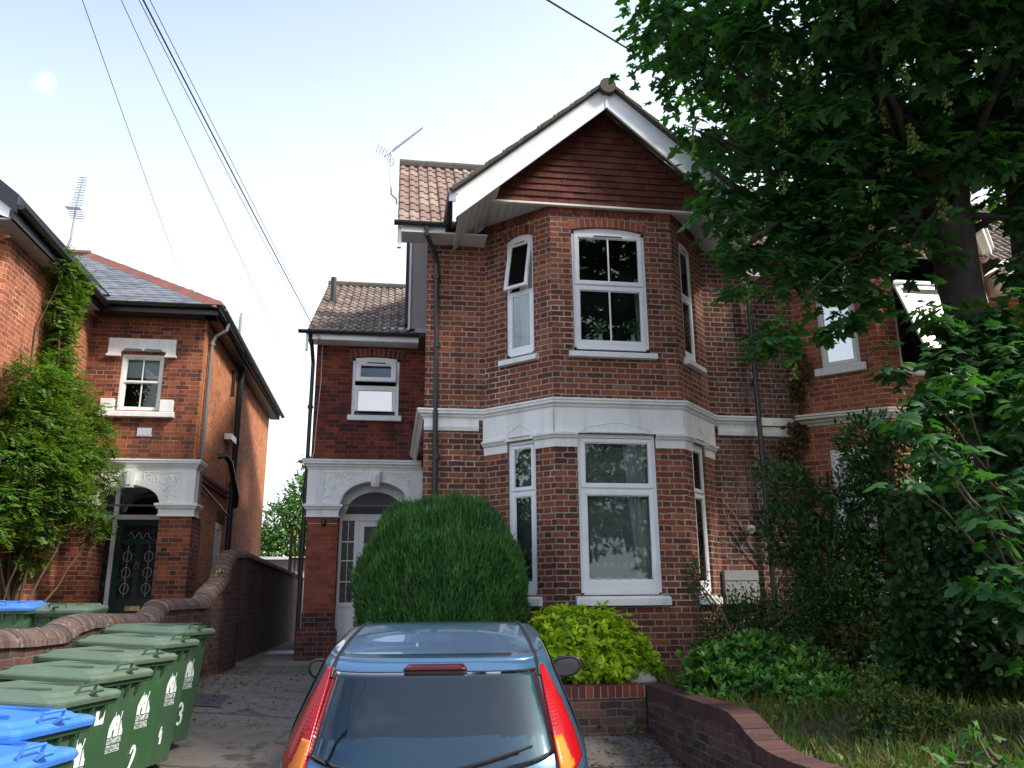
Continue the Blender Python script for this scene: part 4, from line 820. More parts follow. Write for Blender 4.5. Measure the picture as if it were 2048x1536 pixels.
g = MB(); g.box(-3.38, -3.30, 17.3, 17.36, 6.2, 6.75); g.build('vent_recess', MAT['dark_room'], Q)
g = MB(); g.tube([(-3.75, 19.9, 7.3), (-3.75, 19.9, 8.85)], .07, 10); g.tube([(-3.75, 19.9, 8.85), (-3.75, 19.9, 8.95)], .05, 10); g.build('metal_flue', MAT['galv'], Q)
# front wing: its right flank and the corner of its gable
Fw, Lw = frame((-5.3, 11.35), (-5.3, 14.6)); mb = MB(); wall(mb, Fw, 0, Lw, .9, 6.95); F7, L7 = frame((-7.0, 11.1), (-5.5, 11.1)); wall(mb, F7, 0, 1.5, .9, 7.3); F8, L8 = frame((-5.5, 11.1), (-5.3, 11.35)); wall(mb, F8, 0, L8, .9, 7.2); mb.build('wing_wall', MAT['brick_right'], Q)
g = MB(); g.box(-5.3, -5.04, 10.75, 14.3, 6.93, 6.95); g.build('soffit', MAT['grey_render'], Q)
g = MB(); g.box(-5.07, -5.03, 10.72, 14.3, 6.93, 7.10); g.hexa([(-8,10.70,9.32),(-5.0,10.70,7.02),(-5.0,10.74,7.02),(-8,10.74,9.32),(-8,10.70,9.62),(-5.0,10.70,7.27),(-5.0,10.74,7.27),(-8,10.74,9.62)]); g.build('barge_board', MAT['gutter_black'], Q)
g = MB(); g.hexa([(-8,10.74,9.15),(-5.1,10.74,6.95),(-5.1,10.78,6.95),(-8,10.78,9.15),(-8,10.74,9.32),(-5.1,10.74,7.09),(-5.1,10.78,7.09),(-8,10.78,9.32)]); g.build('barge_board', MAT['upvc'], Q)
g = MB(); g.face([(-5.0, 10.7, 7.28), (-5.0, 14.6, 7.28), (-8, 14.6, 9.63), (-8, 10.7, 9.63)]); g.build('wing_roof', MAT['gutter_black'], Q)
gutter(Q, (-4.97, 10.72, 7.14), (-4.97, 14.25, 7.05), .07)
# ================================================================ terrain
def gzf(x, y):
    pts = [(-60, -.12), (0, -.12), (1.6, -.10), (3, .03), (5, .28), (8.6, .68), (11.7, 1.0), (14.2, 1.04), (20, 1.1), (400, 1.1)]
    z = pts[-1][1]
    for (a, za), (b, zb_) in zip(pts, pts[1:]):
        if y <= b: z = za+(zb_-za)*max(0, (y-a))/(b-a); break
    if y < -60: z = -.12
    k = max(0, min(1, (y-2)/2))*max(0, min(1, (13-y)/3))
    return z-.08*max(-2.5, min(0, x))*k
def sheet(name, xs, ys, fz, mat, kind='structure', th=0):
    mb = MB(); nx, ny = len(xs), len(ys); vs = [(x, y, fz(x, y)) for y in ys for x in xs]
    mb.mesh(vs, [(j*nx+i, j*nx+i+1, (j+1)*nx+i+1, (j+1)*nx+i) for j in range(ny-1) for i in range(nx-1)])
    if th:
        pass
    o = mb.build(name, MAT[mat], smooth=True); tag(o, kind=kind); return o
lin = lambda a, b, n: [a+(b-a)*i/n for i in range(n+1)]
sheet('ground', [-400, -100, -30, -12, -6]+lin(-4, 4, 16)+[6, 12, 30, 100, 400], [-400, -100, -61, -60, -30]+lin(-1, 15, 32)+[20, 40, 120, 400], lambda x, y: gzf(x, y)-.02, 'soil')
sheet('driveway', lin(-2.32, 2.70, 12), lin(1.6, 13.9, 40), lambda x, y: gzf(x, y)+.004*math.sin(x*3+y*2), 'driveway')
sheet('pavement', [-60, -20, 0, 20, 60], [-1.2, 0, 1.6], lambda x, y: -.095, 'paving'); sheet('road', [-60, 0, 60], [-8.5, -1.4], lambda x, y: -.13, 'asphalt')
g = MB(); g.box(-60, 60, -1.4, -1.2, -.25, -.09); tag(g.build('kerb', MAT['concrete']), kind='structure')
sheet('pavement', [-60, 0, 60], [-11, -8.5], lambda x, y: -.095, 'paving')
g = MB(); g.box(-2.31, -.85, 13.9, 14.02, .9, 1.10); g.box(-.85, .43, 13.72, 13.85, .9, 1.03); g.build('step_kerb', MAT['concrete'], bevel=.015); tag(D.objects['step_kerb'], 'worn concrete step across the passage beside the porch pillar', 'step')
sheet('side_passage', lin(-2.3, -1.36, 4), lin(14.0, 24, 10), lambda x, y: 1.085, 'driveway')
g = MB(); g.box(-2.15, -1.55, 16.1, 17.0, 1.088, 1.105); tag(g.build('drain_cover', MAT['galv'], bevel=.004), 'grey metal drain cover set in the shaded passage', 'drain cover')
mb = MB(); v4 = [(-2.2, 9.6), (-1.72, 9.6), (-1.72, 10.25), (-2.2, 10.25)]; mb.face([(x, y, gzf(x, y)+.012) for x, y in v4]); tag(mb.build('tarmac_patch', MAT['asphalt']), kind='structure')
# driveway slab joints
mb = MB(); random.seed(8)
for y in (5.9, 7.6, 9.35, 11.1, 12.6):
    for i in range(30):
        x0, x1 = -2.3+i*5/30, -2.3+(i+1)*5/30; j = random.uniform(-.006, .006)
        mb.face([(x, y+dy+j, gzf(x, y)+.0085) for x, dy in ((x0, 0), (x1, 0), (x1, .018), (x0, .018))])
tag(mb.build('driveway_joint', MAT['soil']), kind='structure')
def lawn_z(x, y): return .70+.40*max(0, min(1, (y-4.2)/3.6))+.05*math.sin(x*1.7+y)+.03*math.sin(x*4.1-y*2.3)+.12*max(0, min(1, (x-4.5)/2))
def wx(y): return 2.9 if y > 5.9 else 2.9+.9*((5.9-y)/1.1)**1.5
mb = MB(); ys = lin(4.3, 10.8, 40)
for y0, y1 in zip(ys, ys[1:]):
    for i in range(40):
        P = lambda t, y: (wx(y)-.06+(13-wx(y))*t**1.6, y, lawn_z(wx(y)+(13-wx(y))*t**1.6, y))
        mb.face([P(i/40, y0), P((i+1)/40, y0), P((i+1)/40, y1), P(i/40, y1)])
tag(mb.build('lawn_bank', MAT['soil'], smooth=True), kind='structure')
sheet('flower_bed', lin(.4, 2.7, 8), lin(8.8, 10.8, 8), lambda x, y: 1.05+.03*math.sin(x*5+y*3), 'soil')
mb = MB(); mb.box(3.9, 12, 4.1, 4.3, -.1, .75); tag(mb.build('garden_wall', MAT['brick_garden']), 'low front wall of the right garden along the pavement', 'garden wall')
sheet('neighbour_path', lin(-12, -2.55, 8), lin(3, 14.6, 10), lambda x, y: .98-.2*max(0, (6-y)/3), 'concrete')
# ================================================================ boundary wall, rounded coping
prof = [(3.2, 1.42), (4.6, 1.45), (5.3, 1.47), (5.52, 1.52), (5.72, 1.70), (5.95, 1.755), (6.7, 1.73), (7.25, 1.73), (7.5, 1.80), (7.8, 1.83), (9.4, 1.80), (9.62, 1.86), (9.85, 1.955), (11.5, 1.965), (11.75, 2.05), (11.95, 2.14), (12.35, 2.22), (12.65, 2.30), (12.85, 2.52), (13.1, 2.64), (13.35, 2.70), (14.3, 2.755), (24, 2.62)]
def pz(y):
    for (a, za), (b, zb_) in zip(prof, prof[1:]):
        if y <= b: t = (y-a)/(b-a); return za+(zb_-za)*max(0, t)
    return prof[-1][1]
def bo(y): return max(0, 12-y)*.048
BW = empty('boundary_wall', (-2.42, 9, .8), 'old purple brick boundary wall stepping up beside the green bins, with rounded coping', 'garden wall')
mb = MB(); ys = sorted(set(lin(3.2, 24, 60)+[p[0] for p in prof]))
for a, b in zip(ys, ys[1:]):
    for x in (-2.3, -2.54):
        q = [(x-bo(a), a, .0), (x-bo(b), b, .0), (x-bo(b), b, pz(b)), (x-bo(a), a, pz(a))]; mb.face(q if x > -2.4 else q[::-1])
mb.face([(-2.54, 3.2, 0), (-2.3, 3.2, 0), (-2.3, 3.2, pz(3.2)), (-2.54, 3.2, pz(3.2))]); mb.build('wall_body', MAT['brick_garden'], BW)
mb = MB(); mb.box(-2.56, -2.283, 13.95, 14.25, .8, 2.72); mb.build('pier', MAT['brick_garden'], BW)
mb = MB(); path = [Vector((-2.42-bo(y), y, pz(y))) for y in lin(3.2, 24, 2600)]; acc = 0; cur = [path[0]]; random.seed(12); core = MB()
def ring(P, d, r, hgt, jit):
    up = Vector((0, -d.z, d.y)).normalized()
    if up.z < 0: up = -up
    return [P+Vector((math.cos(math.pi*i/8), 0, 0))*(r+jit)+up*(math.sin(math.pi*i/8)*(hgt+jit)-.03) for i in range(9)]
sl_ = 0; segs = []; last = path[0]; s = 0; want = .072
for p, q in zip(path, path[1:]):
    s += (q-p).length
    if s >= want: segs.append((last, q)); last = q; s = 0
for i, (p, q) in enumerate(segs):
    d = (q-p).normalized(); j = random.uniform(-.003, .005); a_ = ring(p+d*.005, d, .148, .125, j); b_ = ring(q-d*.004, d, .148, .125, j); n = 9
    mb.mesh(a_+b_, [(k, k+1, n+k+1, n+k) for k in range(n-1)]+[tuple(range(n))[::-1], tuple(range(n, 2*n))])
    a_ = ring(p, d, .140, .116, 0); b_ = ring(q, d, .140, .116, 0); core.mesh(a_+b_, [(k, k+1, n+k+1, n+k) for k in range(n-1)])
mb.build('coping', MAT['coping_brick'], BW); core.build('mortar_joint', MAT['mortar'], BW)
# planter and retaining wall on the right
PW = empty('retaining_wall', (2.0, 8.6, .7), 'low brick planter wall with a red soldier coping in front of the yellow shrub', 'garden wall')
mb = MB(); mb.box(.35, 2.66, 8.6, 8.82, .4, 1.03); mb.box(.35, .57, 8.6, 10.8, .4, 1.03); mb.build('wall_body', MAT['brick_garden'], PW)
mb = MB(); x = .35; random.seed(4)
while x < 2.63:
    j = random.uniform(-.002, .003); mb.box(x+.005, x+.070, 8.585+j, 8.83, 1.038, 1.155+j); x += .0765
x = 8.86
while x < 10.75: mb.box(.345, .58, x+.005, x+.070, 1.038, 1.155); x += .0765
mb.build('coping', MAT['coping_red'], PW); mb = MB(); mb.box(.352, 2.655, 8.592, 8.824, 1.03, 1.149); mb.build('mortar_joint', MAT['mortar'], PW)
mb = MB(); mb.tube([(2.16, 8.605, .77), (2.16, 8.58, .77)], .018, 10); mb.build('weep_hole', MAT['dark_room'], PW)
GW = empty('retaining_wall', (2.8, 6.8, .6), 'low mossy brick wall dipping and curving along the edge of the grass', 'garden wall')
wp = [(2.785, 8.84, 1.15), (2.785, 8.0, 1.15), (2.785, 7.0, 1.15), (2.785, 6.55, 1.145), (2.785, 6.35, 1.095), (2.79, 6.15, 1.015), (2.80, 5.95, .965), (2.84, 5.65, .935), (2.95, 5.3, .92), (3.2, 4.95, .91), (3.7, 4.6, .90), (4.6, 4.35, .89)]
def cat(P, n=14):
    P = [Vector(p) for p in P]; out = []
    for i in range(len(P)-1):
        p0, p1, p2, p3 = P[max(i-1, 0)], P[i], P[i+1], P[min(i+2, len(P)-1)]
        for k in range(n):
            t = k/n; out.append(.5*((2*p1)+(-p0+p2)*t+(2*p0-5*p1+4*p2-p3)*t*t+(-p0+3*p1-3*p2+p3)*t**3))
    return out+[P[-1]]
cp = cat(wp); mb = MB(); bd = MB()
s = 0; last = cp[0]; segs = []
for p, q in zip(cp, cp[1:]):
    s += (q-p).length
    if s >= .0755: segs.append((last, q)); last = q; s = 0
for p, q in segs:
    d = (q-p).normalized(); sd_ = Vector((-d.y, d.x, 0)).normalized()*.1125; j = random.uniform(-.003, .003); up = Vector((0, 0, j)); dn = Vector((0, 0, -.112))
    a_, b_ = p+d*.004, q-d*.004
    mb.hexa([a_-sd_+dn, a_+sd_+dn, b_+sd_+dn, b_-sd_+dn, a_-sd_+up, a_+sd_+up, b_+sd_+up, b_-sd_+up])
mb.build('coping', MAT['coping_purple'], GW)
for p, q in zip(cp, cp[1:]):
    d = (q-p).normalized(); sd_ = Vector((-d.y, d.x, 0)).normalized()*.108
    for k in (-1, 1):
        a_, b_ = p+sd_*k, q+sd_*k; f = [(a_.x, a_.y, .1), (b_.x, b_.y, .1), (b_.x, b_.y, b_.z-.006), (a_.x, a_.y, a_.z-.006)]; bd.face(f if k > 0 else f[::-1])
    bd.face([p-sd_+Vector((0, 0, -.006)), p+sd_+Vector((0, 0, -.006)), q+sd_+Vector((0, 0, -.006)), q-sd_+Vector((0, 0, -.006))])
bd.build('wall_body', MAT['brick_garden'], GW)
def rock(name, loc, r, mat, label, seed):
    rnd = random.Random(seed); bm = bmesh.new(); bmesh.ops.create_icosphere(bm, subdivisions=3, radius=1)
    ph = [rnd.uniform(0, 6) for _ in range(6)]
    for v in bm.verts:
        c = v.co; k = 1+.14*math.sin(3*c.x+ph[0])+.12*math.sin(4*c.y+ph[1])+.09*math.sin(5*c.z+ph[2])+.04*math.sin(11*c.x+ph[3]); v.co = Vector((c.x*r[0], c.y*r[1], c.z*r[2]))*k
    me = D.meshes.new(name); bm.to_mesh(me); bm.free(); me.materials.append(MAT[mat]); me.polygons.foreach_set('use_smooth', [True]*len(me.polygons))
    o = D.objects.new(name, me); o.location = loc; C.objects.link(o); tag(o, label, 'rock'); return o
rock('rock', (2.72, 8.95, 1.17), (.17, .12, .09), 'stone', 'pale rounded rock lying beside the yellow shrub on the wall corner', 3)
# passage backdrop: white garden building, trellis
SH = empty('garden_shed', (-2.9, 26, 1.1), 'white garden building showing over the dark wall at the end of the passage', 'shed')
g = MB(); g.box(-4.8, -2.15, 26, 29, 1.1, 3.25); g.build('wall', MAT['far_paint'], SH); g = MB(); g.box(-4.9, -2.05, 25.8, 29.2, 3.25, 3.33); g.box(-2.2, -2.1, 25.85, 25.95, 1.1, 3.25); g.build('roof', MAT['upvc'], SH)
TF = empty('trellis_fence', (-1.9, 21, 1.1), 'small brown slatted fence above the wall beside the porch', 'fence')
g = MB()
for i in range(9): g.hexa([(-2.35+i*.09, 21, 2.6), (-2.32+i*.09, 21, 2.6), (-2.32+i*.09, 21.02, 2.6), (-2.35+i*.09, 21.02, 2.6), (-2.35+i*.09, 21, 3.75-i*.06), (-2.32+i*.09, 21, 3.75-i*.06), (-2.32+i*.09, 21.02, 3.75-i*.06), (-2.35+i*.09, 21.02, 3.75-i*.06)])
g.build('slat', MAT['fence_wood'], TF); g = MB(); g.box(-2.4, -1.5, 21.02, 21.06, 3.0, 3.06); g.box(-2.4, -2.34, 21.02, 21.08, 1.1, 3.8); g.build('rail', MAT['fence_wood'], TF)
# ================================================================ overhead lines and pole
PT = Vector((-1.96, 3.10, 5.96))
pole = empty('utility_pole', (-2.05, 3.0, -.1), 'wooden telephone pole by the left boundary wall, wires leaving its top', 'pole')
g = MB(); g.tube([(-2.05, 3.0, -.3), (-2.05, 3.0, 6.4)], [.13, .095], 12); g.build('shaft', MAT['bark'], pole)
g = MB(); g.tube([(-2.05, 3.0, 5.93), (-2.05, 3.0, 5.99)], .17, 14); g.build('wire_ring', MAT['gutter_black'], pole)
def wire(a, b, r, sag, label, name='telephone_wire'):
    a, b = Vector(a), Vector(b); n = 40
    mb = MB(); mb.tube([a.lerp(b, i/n)+Vector((0, 0, -4*sag*(i/n)*(1-i/n))) for i in range(n+1)], r, 5, cap=False)
    tag(mb.build(name, MAT['wire_black'], smooth=True), label, 'wire', 'overhead telephone wires')
wire(PT, (-4.22, 16.2, 8.2), .0032, .02, 'thin wire running down to the slate roof, the leftmost of the wires')
wire(PT+Vector((.03, 0, 0)), (-1.36, 14.2, 5.2), .0026, .02, 'thin wire left of the bundled wires, fading before it reaches the gutter')
wire(PT+Vector((.06, 0, 0)), (-1.28, 14.15, 6.47), .0065, .03, 'thick black wire of the bundle above the back wing gutter')
wire(PT+Vector((.06, .02, 0)), (-1.30, 14.15, 6.46), .003, .10, 'lower thin wire hanging just under the thick black wire')
wire(PT+Vector((.09, .02, .02)), (-1.26, 14.15, 6.48), .003, .0, 'upper thin wire lying just above the thick black wire')
wire((-2.0, 3.07, 6.25), (4.05, 9.8, 9.22), .011, .02, 'single thick wire crossing the top of the sky into the big tree')
ta = aerial((-.03, 12.9, 8.6), rad(12), rad(47), 'tv aerial tilted upward on a bent mast behind the tiled roof of the main house', [(0, 0, .0), (-.01, 0, .1), (-.10, .0, .18), (-.12, 0, .5), (-.12, 0, 1.0)], k_=.85)
for o_ in ta.children: pass
tb = aerial((-5.06, 12.25, 7.1), rad(92), rad(78), 'tv aerial on a thin leaning mast above the climbing plant on the left house', [(0, 0, 0), (.12, 0, .1), (.16, 0, .25), (.17, 0, .60), (.18, -.02, .78)], 12, k_=.62)
VPEND = []
# ================================================================ wheelie bins
def emblem(mb, f, cx, z0, s):
    """white skyline mark with ragged top; f(x, out, z)"""
    rnd = random.Random(5); n = 22; base = z0; top = []
    for i in range(n+1):
        t = i/n; x = cx+s*(-.5+t); h = s*(.30+.62*math.sin(math.pi*min(1, t*1.05+.02))**.6)*(1-.10*t)+ (rnd.uniform(-.05, .07)*s if 2 < i < n else 0); top.append((x, base+max(.1*s, h)))
    for (x0, h0), (x1, h1) in zip(top, top[1:]): mb.face([f(x0,.002,base), f(x1,.002,base), f(x1,.002,h1), f(x0,.002,h0)], 0)
    for sx, h, w in ((-.22, .70, .03), (.18, .70, .05)): mb.face([f(cx+s*sx,.002,base+s*(h-.02)), f(cx+s*(sx+w),.002,base+s*(h-.02)), f(cx+s*(sx+w*2.4),.002,base+s*(h+.34)), f(cx+s*(sx+w*1.2),.002,base+s*(h+.36))], 0)
    # dark marks: arched gate, two small windows, tree
    def dk(p): mb.face([f(cx+s*a,.0035,base+s*b) for a, b in p], 1)
    dk([(-.24,.02),(-.14,.02),(-.14,.26),(-.19,.36),(-.24,.26)]); dk([(-.33,.42),(-.30,.42),(-.30,.50),(-.33,.50)]); dk([(-.03,.46),(.01,.46),(.01,.60),(-.03,.60)])
    for k in range(7): dk([(.22,.08+.09*k),(.30,.12+.09*k),(.22,.12+.09*k)]); dk([(.22,.10+.09*k),(.16,.13+.09*k),(.22,.125+.09*k)])
    dk([(.20,.0),(.235,.0),(.235,.72),(.20,.72)])
    mb.face([f(cx-.5*s,.0035,base-.012*s),f(cx+.5*s,.0035,base-.012*s),f(cx+.5*s,.0035,base+.004*s),f(cx-.5*s,.0035,base+.004*s)], 1)
def text_faces(body, size=1):
    cu = D.curves.new('t', 'FONT'); cu.body = body; cu.align_x = 'CENTER'; cu.size = size; cu.resolution_u = 2; cu.offset = .018
    o = D.objects.new('t', cu); me = o.to_mesh(); vs = [tuple(v.co) for v in me.vertices]; fs = [tuple(p.vertices) for p in me.polygons]
    w = max(v[0] for v in vs)-min(v[0] for v in vs); o.to_mesh_clear(); D.objects.remove(o); return vs, fs, w
T1, T2 = text_faces('SOUTHAMPTON'), text_faces('CITY COUNCIL')
STROKE = {'3': [[(-.4,.8),(-.1,1),(.3,.85),(.35,.62),(0,.52),(.38,.35),(.3,.08),(-.1,0),(-.42,.1)]], '4': [[(-.1,1),(-.3,.5),(.3,.5)],[(.12,.75),(.02,0)]], '2': [[(-.35,.72),(-.05,1),(.3,.82),(.1,.45),(-.25,.05),(.35,.02)]], '1': [[(-.15,.8),(.08,1),(.02,.5),(.0,0)]], '5': [[(.3,1),(-.2,1),(-.25,.6),(.2,.55),(.3,.25),(.0,0),(-.3,.08)]]}
def make_bin(num, lid, body='bin_green', logo=True, label='', group='bins standing in a row along the boundary wall', sticker=False, numsc=.17):
    t = empty('wheelie_bin', (0, 0, 0), label, 'wheelie bin', group)
    B = lambda z: (.215+.052*(z-.05)/.87, -.22-.075*(z-.05)/.87, .22+.03*(z-.05)/.87)
    mb = MB(); zs = [.05, .12, .30, .60, .86, .90]
    rings = []
    for z in zs:
        w, f_, b_ = B(z); r = .035; rings.append([(-w+r, f_, z), (w-r, f_, z), (w, f_+r, z), (w, b_-r, z), (w-r, b_, z), (-w+r, b_, z), (-w, b_-r, z), (-w, f_+r, z)])
    w, f_, b_ = B(.9); e = .028
    for z, e in ((.90, .012), (.905, .030), (.95, .034), (.955, .028)): rings.append([(-w-e+.03, f_-e, z), (w+e-.03, f_-e, z), (w+e, f_-e+.03, z), (w+e, b_+e-.03, z), (w+e-.03, b_+e, z), (-w-e+.03, b_+e, z), (-w-e, b_+e-.03, z), (-w-e, f_-e+.03, z)])
    vs = [v for r in rings for v in r]; fs = [tuple(range(8))[::-1], tuple(range(len(vs)-8, len(vs)))]
    for k in range(len(rings)-1):
        for j in range(8): fs.append((k*8+j, k*8+(j+1) % 8, (k+1)*8+(j+1) % 8, (k+1)*8+j))
    mb.mesh(vs, fs)
    for x in (-.17, -.06, .06, .17): mb.hexa([(x-.008,-.305,.83),(x+.008,-.305,.83),(x+.008,-.28,.83),(x-.008,-.28,.83),(x-.008,-.325,.905),(x+.008,-.325,.905),(x+.008,-.28,.905),(x-.008,-.28,.905)])
    mb.box(-.20, .20, .25, .30, .10, .18); mb.build('body', MAT[body], t, world=False, bevel=.004)
    g = MB()   # lid: stepped panel with rounded front corners, side flanges and hinge
    def lidring(w, f_, b_, z, zb, r=.06): return [(-w+r, f_, z), (w-r, f_, z), (w-r*.3, f_+r*.3, z), (w, f_+r, z), (w, b_, zb), (-w, b_, zb), (-w, f_+r, z), (-w+r*.3, f_+r*.3, z)]
    R_ = [lidring(.300, -.345, .27, .935, .965), lidring(.303, -.352, .27, .965, .995), lidring(.285, -.335, .27, .985, 1.015), lidring(.245, -.29, .25, .990, 1.018), lidring(.225, -.26, .23, 1.012, 1.040)]
    vs = [v for r in R_ for v in r]; fs = [tuple(range(8))[::-1], tuple(range(32, 40))]
    for k in range(4):
        for j in range(8): fs.append((k*8+j, k*8+(j+1) % 8, (k+1)*8+(j+1) % 8, (k+1)*8+j))
    g.mesh(vs, fs)
    for x in (-.13, .13): g.box(x-.006, x+.006, -.2, .2, 1.02, 1.034)
    ld = g.build('lid', MAT[lid], t, world=False, bevel=.004)
    g = MB(); g.tube([(-.075, -.30, 1.0), (-.07, -.315, 1.035), (.07, -.315, 1.035), (.075, -.30, 1.0)], .008, 6); g.tube([(-.02, -.34, .985), (-.015, -.365, 1.005), (.03, -.37, 1.005)], .012, 6); g.build('lid_handle', MAT[lid if lid == 'bin_blue' else 'bin_green'], ld, world=False)
    g = MB(); g.tube([(-.24, .33, .985), (.24, .33, .985)], .014, 8)
    for x in (-.24, -.12, 0, .12, .24): g.box(x-.012, x+.012, .26, .34, .93, .995)
    for x in (-.19, -.07, .07, .19): g.tube([(x, .20, 1.015), (x, .30, 1.02), (x, .345, .98)], .01, 6)
    g.build('hinge_bar', MAT[body], t, world=False)
    g = MB()
    for x in (-.23, .23): g.tube([(x-.025, .27, .10), (x+.025, .27, .10)], .10, 18)
    g.build('wheel', MAT['rubber'], t, world=False)
    def f(x, o, z): return (x, B(z)[1]-o-.0015, z)
    if logo:
        g = MB(); emblem(g, f, .035, .580, .145)
        g.build('council_emblem', [MAT['print_white'], MAT['bin_green']], t, world=False)
        g = MB()
        for (vs, fs, w_), z in ((T1, .538), (T2, .494)):
            k = .142/w_; g.mesh([f(.035+x*k, .002, z+y*.052) for x, y, _ in vs], fs)
        g.face([f(-.037, .002, .486), f(.108, .002, .486), f(.108, .002, .489), f(-.037, .002, .489)]); g.build('lettering', MAT['print_white'], t, world=False)
    if num:
        g = MB(); rnd = random.Random(ord(num))
        for st in STROKE[num]:
            P = cat([(a*numsc*.42, .20+b*numsc, 0) for a, b in st], 4); n = len(P)
            for i in range(n-1):
                w0, w1 = [.013*(1.1-.5*abs(2*(i+k)/n-1))+rnd.uniform(-.002, .003) for k in (0, 1)]
                d = (P[i+1]-P[i]).normalized(); s_ = Vector((-d.y, d.x, 0)) if i == 0 else s_; s2 = Vector((-d.y, d.x, 0))
                a, b = P[i], P[i+1]; q = [a-s_*w0, b-s2*w1, b+s2*w1, a+s_*w0]; g.face([f(v.x, .002, v.y) for v in q]); s_ = s2
        g.build('house_number', MAT['print_white'], t, world=False)
    if sticker: g = MB(); g.face([f(.13, .002, .79), f(.215, .002, .79), f(.215, .002, .87), f(.13, .002, .87)]); g.build('sticker', MAT['paper'], t, world=False)
    return t
def put(t, x, y, rz, z=None): t.location = (x, y, gzf(x, y)+.012 if z is None else z); t.rotation_euler = (0, 0, rz); t.scale = (1.10, 1.14, 1.0); return t
BX = -2.03; RB_ = rad(74)
put(make_bin('3', 'lid_green', label='green wheelie bin painted with a white 3, last in the row nearest the house'), BX+.02, 8.02, RB_-.03)
put(make_bin('4', 'lid_green', label='green wheelie bin painted with a small white 4', numsc=.13), BX+.02, 7.40, RB_+.02)
put(make_bin('2', 'lid_green', label='green wheelie bin painted with a long white 2'), BX, 6.72, RB_-.02)
put(make_bin('1', 'lid_green', label='green wheelie bin with a faint 1 below its council emblem', numsc=.10), BX-.01, 6.12, RB_+.01)
put(make_bin('5', 'lid_green', label='green wheelie bin with a torn white sticker under its rim', sticker=True, numsc=.06), BX-.02, 5.46, RB_+.03)
put(make_bin('', 'bin_blue', label='green bin under a bright blue lid, next to the bin with the sticker', group=None, logo=False), BX+.03, 4.86, RB_-.03)
put(make_bin('', 'bin_blue', label='green bin under a bright blue lid, cut by the bottom left corner of the photo', group=None, logo=False), BX+.15, 4.28, RB_+.05)
NG = 'bins in the left front garden behind the boundary wall'
put(make_bin('', 'bin_blue', label='green bin with a blue lid in the left garden behind the boundary wall', group=NG), -3.92, 9.55, .1, 1.0)
put(make_bin('', 'lid_green', label='green bin with a green lid in the left garden beside its blue lidded neighbour', group=NG), -3.40, 9.75, .05, .97)
CR = empty('recycling_crate', (-3.55, 11.5, .98), 'small dark crate of papers in front of the white porch side panel', 'crate')
g = MB(); g.hexa([(-4.25, 12.7, .98), (-3.9, 12.7, .98), (-3.9, 13.0, .98), (-4.25, 13.0, .98), (-4.3, 12.65, 1.62), (-3.85, 12.65, 1.78), (-3.85, 13.05, 1.78), (-4.3, 13.05, 1.62)]); g.build('box', MAT['black_plastic'], CR)
g = MB(); g.box(-4.2, -3.92, 12.62, 12.95, 1.6, 1.63); g.build('newspaper', MAT['paper'], CR)
# ================================================================ hatchback
CAR = empty('parked_car', (.235, 4.20, .215), 'metallic blue hatchback seen from behind, parked nose in on the driveway', 'car'); CAR.rotation_euler = (rad(7.3), 0, rad(-5.5))
ROWS = [(.17,.74,.10,3.95),(.24,.82,.02,4.10),(.36,.845,.0,4.14),(.52,.85,.0,4.14),(.575,.85,.015,4.12),(.60,.852,.06,4.08),(.70,.855,.065,4.02),(.80,.85,.075,3.88),(.88,.84,.09,3.55),(.95,.822,.115,3.15),(1.0,.80,.14,2.92),(1.04,.785,.17,2.84),(1.12,.752,.24,2.68),(1.20,.718,.325,2.52),(1.28,.682,.415,2.34),(1.34,.655,.485,2.20),(1.375,.638,.525,2.08),(1.40,.622,.60,1.98),(1.42,.60,.72,1.88),(1.435,.57,.88,1.78),(1.447,.52,1.02,1.66)]
def prow(z):
    for a, b in zip(ROWS, ROWS[1:]):
        if z <= b[0]: t = max(0, (z-a[0])/(b[0]-a[0])); return [a[i]+(b[i]-a[i])*t for i in range(1, 4)]
    return ROWS[-1][1:]
NE = 5.2
def rearY(x, z, off=0):
    w, yr, yf = prow(z); c, b = (yr+yf)/2, (yf-yr)/2; k = min(.999, abs(x)/(w)); return c-b*(1-k**NE)**(1/NE)-off
def frontY(x, z, off=0):
    w, yr, yf = prow(z); c, b = (yr+yf)/2, (yf-yr)/2; k = min(.999, abs(x)/w); return c+b*(1-k**NE)**(1/NE)+off
def sideX(y, z, off=0):
    w, yr, yf = prow(z); c, b = (yr+yf)/2, (yf-yr)/2; k = min(.9999, abs(y-c)/b); return w*(1-k**NE)**(1/NE)+off
zs = []
for a, b in zip(ROWS, ROWS[1:]): zs += [a[0], (a[0]+b[0])/2]
zs.append(ROWS[-1][0]); NTH = 128; mb = MB(); vs = []
for z in zs:
    w, yr, yf = prow(z); c, b = (yr+yf)/2, (yf-yr)/2
    for i in range(NTH):
        t = 2*math.pi*i/NTH; cc, ss = math.cos(t), math.sin(t); vs.append((w*math.copysign(abs(cc)**(2/NE), cc), c+b*math.copysign(abs(ss)**(2/NE), ss), z))
for s_, dz in ((.80, .012), (.5, .022)):
    w, yr, yf = ROWS[-1][1:]; c, b = (yr+yf)/2, (yf-yr)/2
    for i in range(NTH):
        t = 2*math.pi*i/NTH; cc, ss = math.cos(t), math.sin(t); vs.append((w*s_*math.copysign(abs(cc)**(2/NE), cc), c+b*s_*math.copysign(abs(ss)**(2/NE), ss), 1.447+dz))
nr = len(zs)+2; vs.append((0, 1.34, 1.478)); fs = [tuple(range(NTH))[::-1]]
for k in range(nr-1):
    for j in range(NTH): fs.append((k*NTH+j, k*NTH+(j+1) % NTH, (k+1)*NTH+(j+1) % NTH, (k+1)*NTH+j))
for j in range(NTH): fs.append(((nr-1)*NTH+j, (nr-1)*NTH+(j+1) % NTH, len(vs)-1))
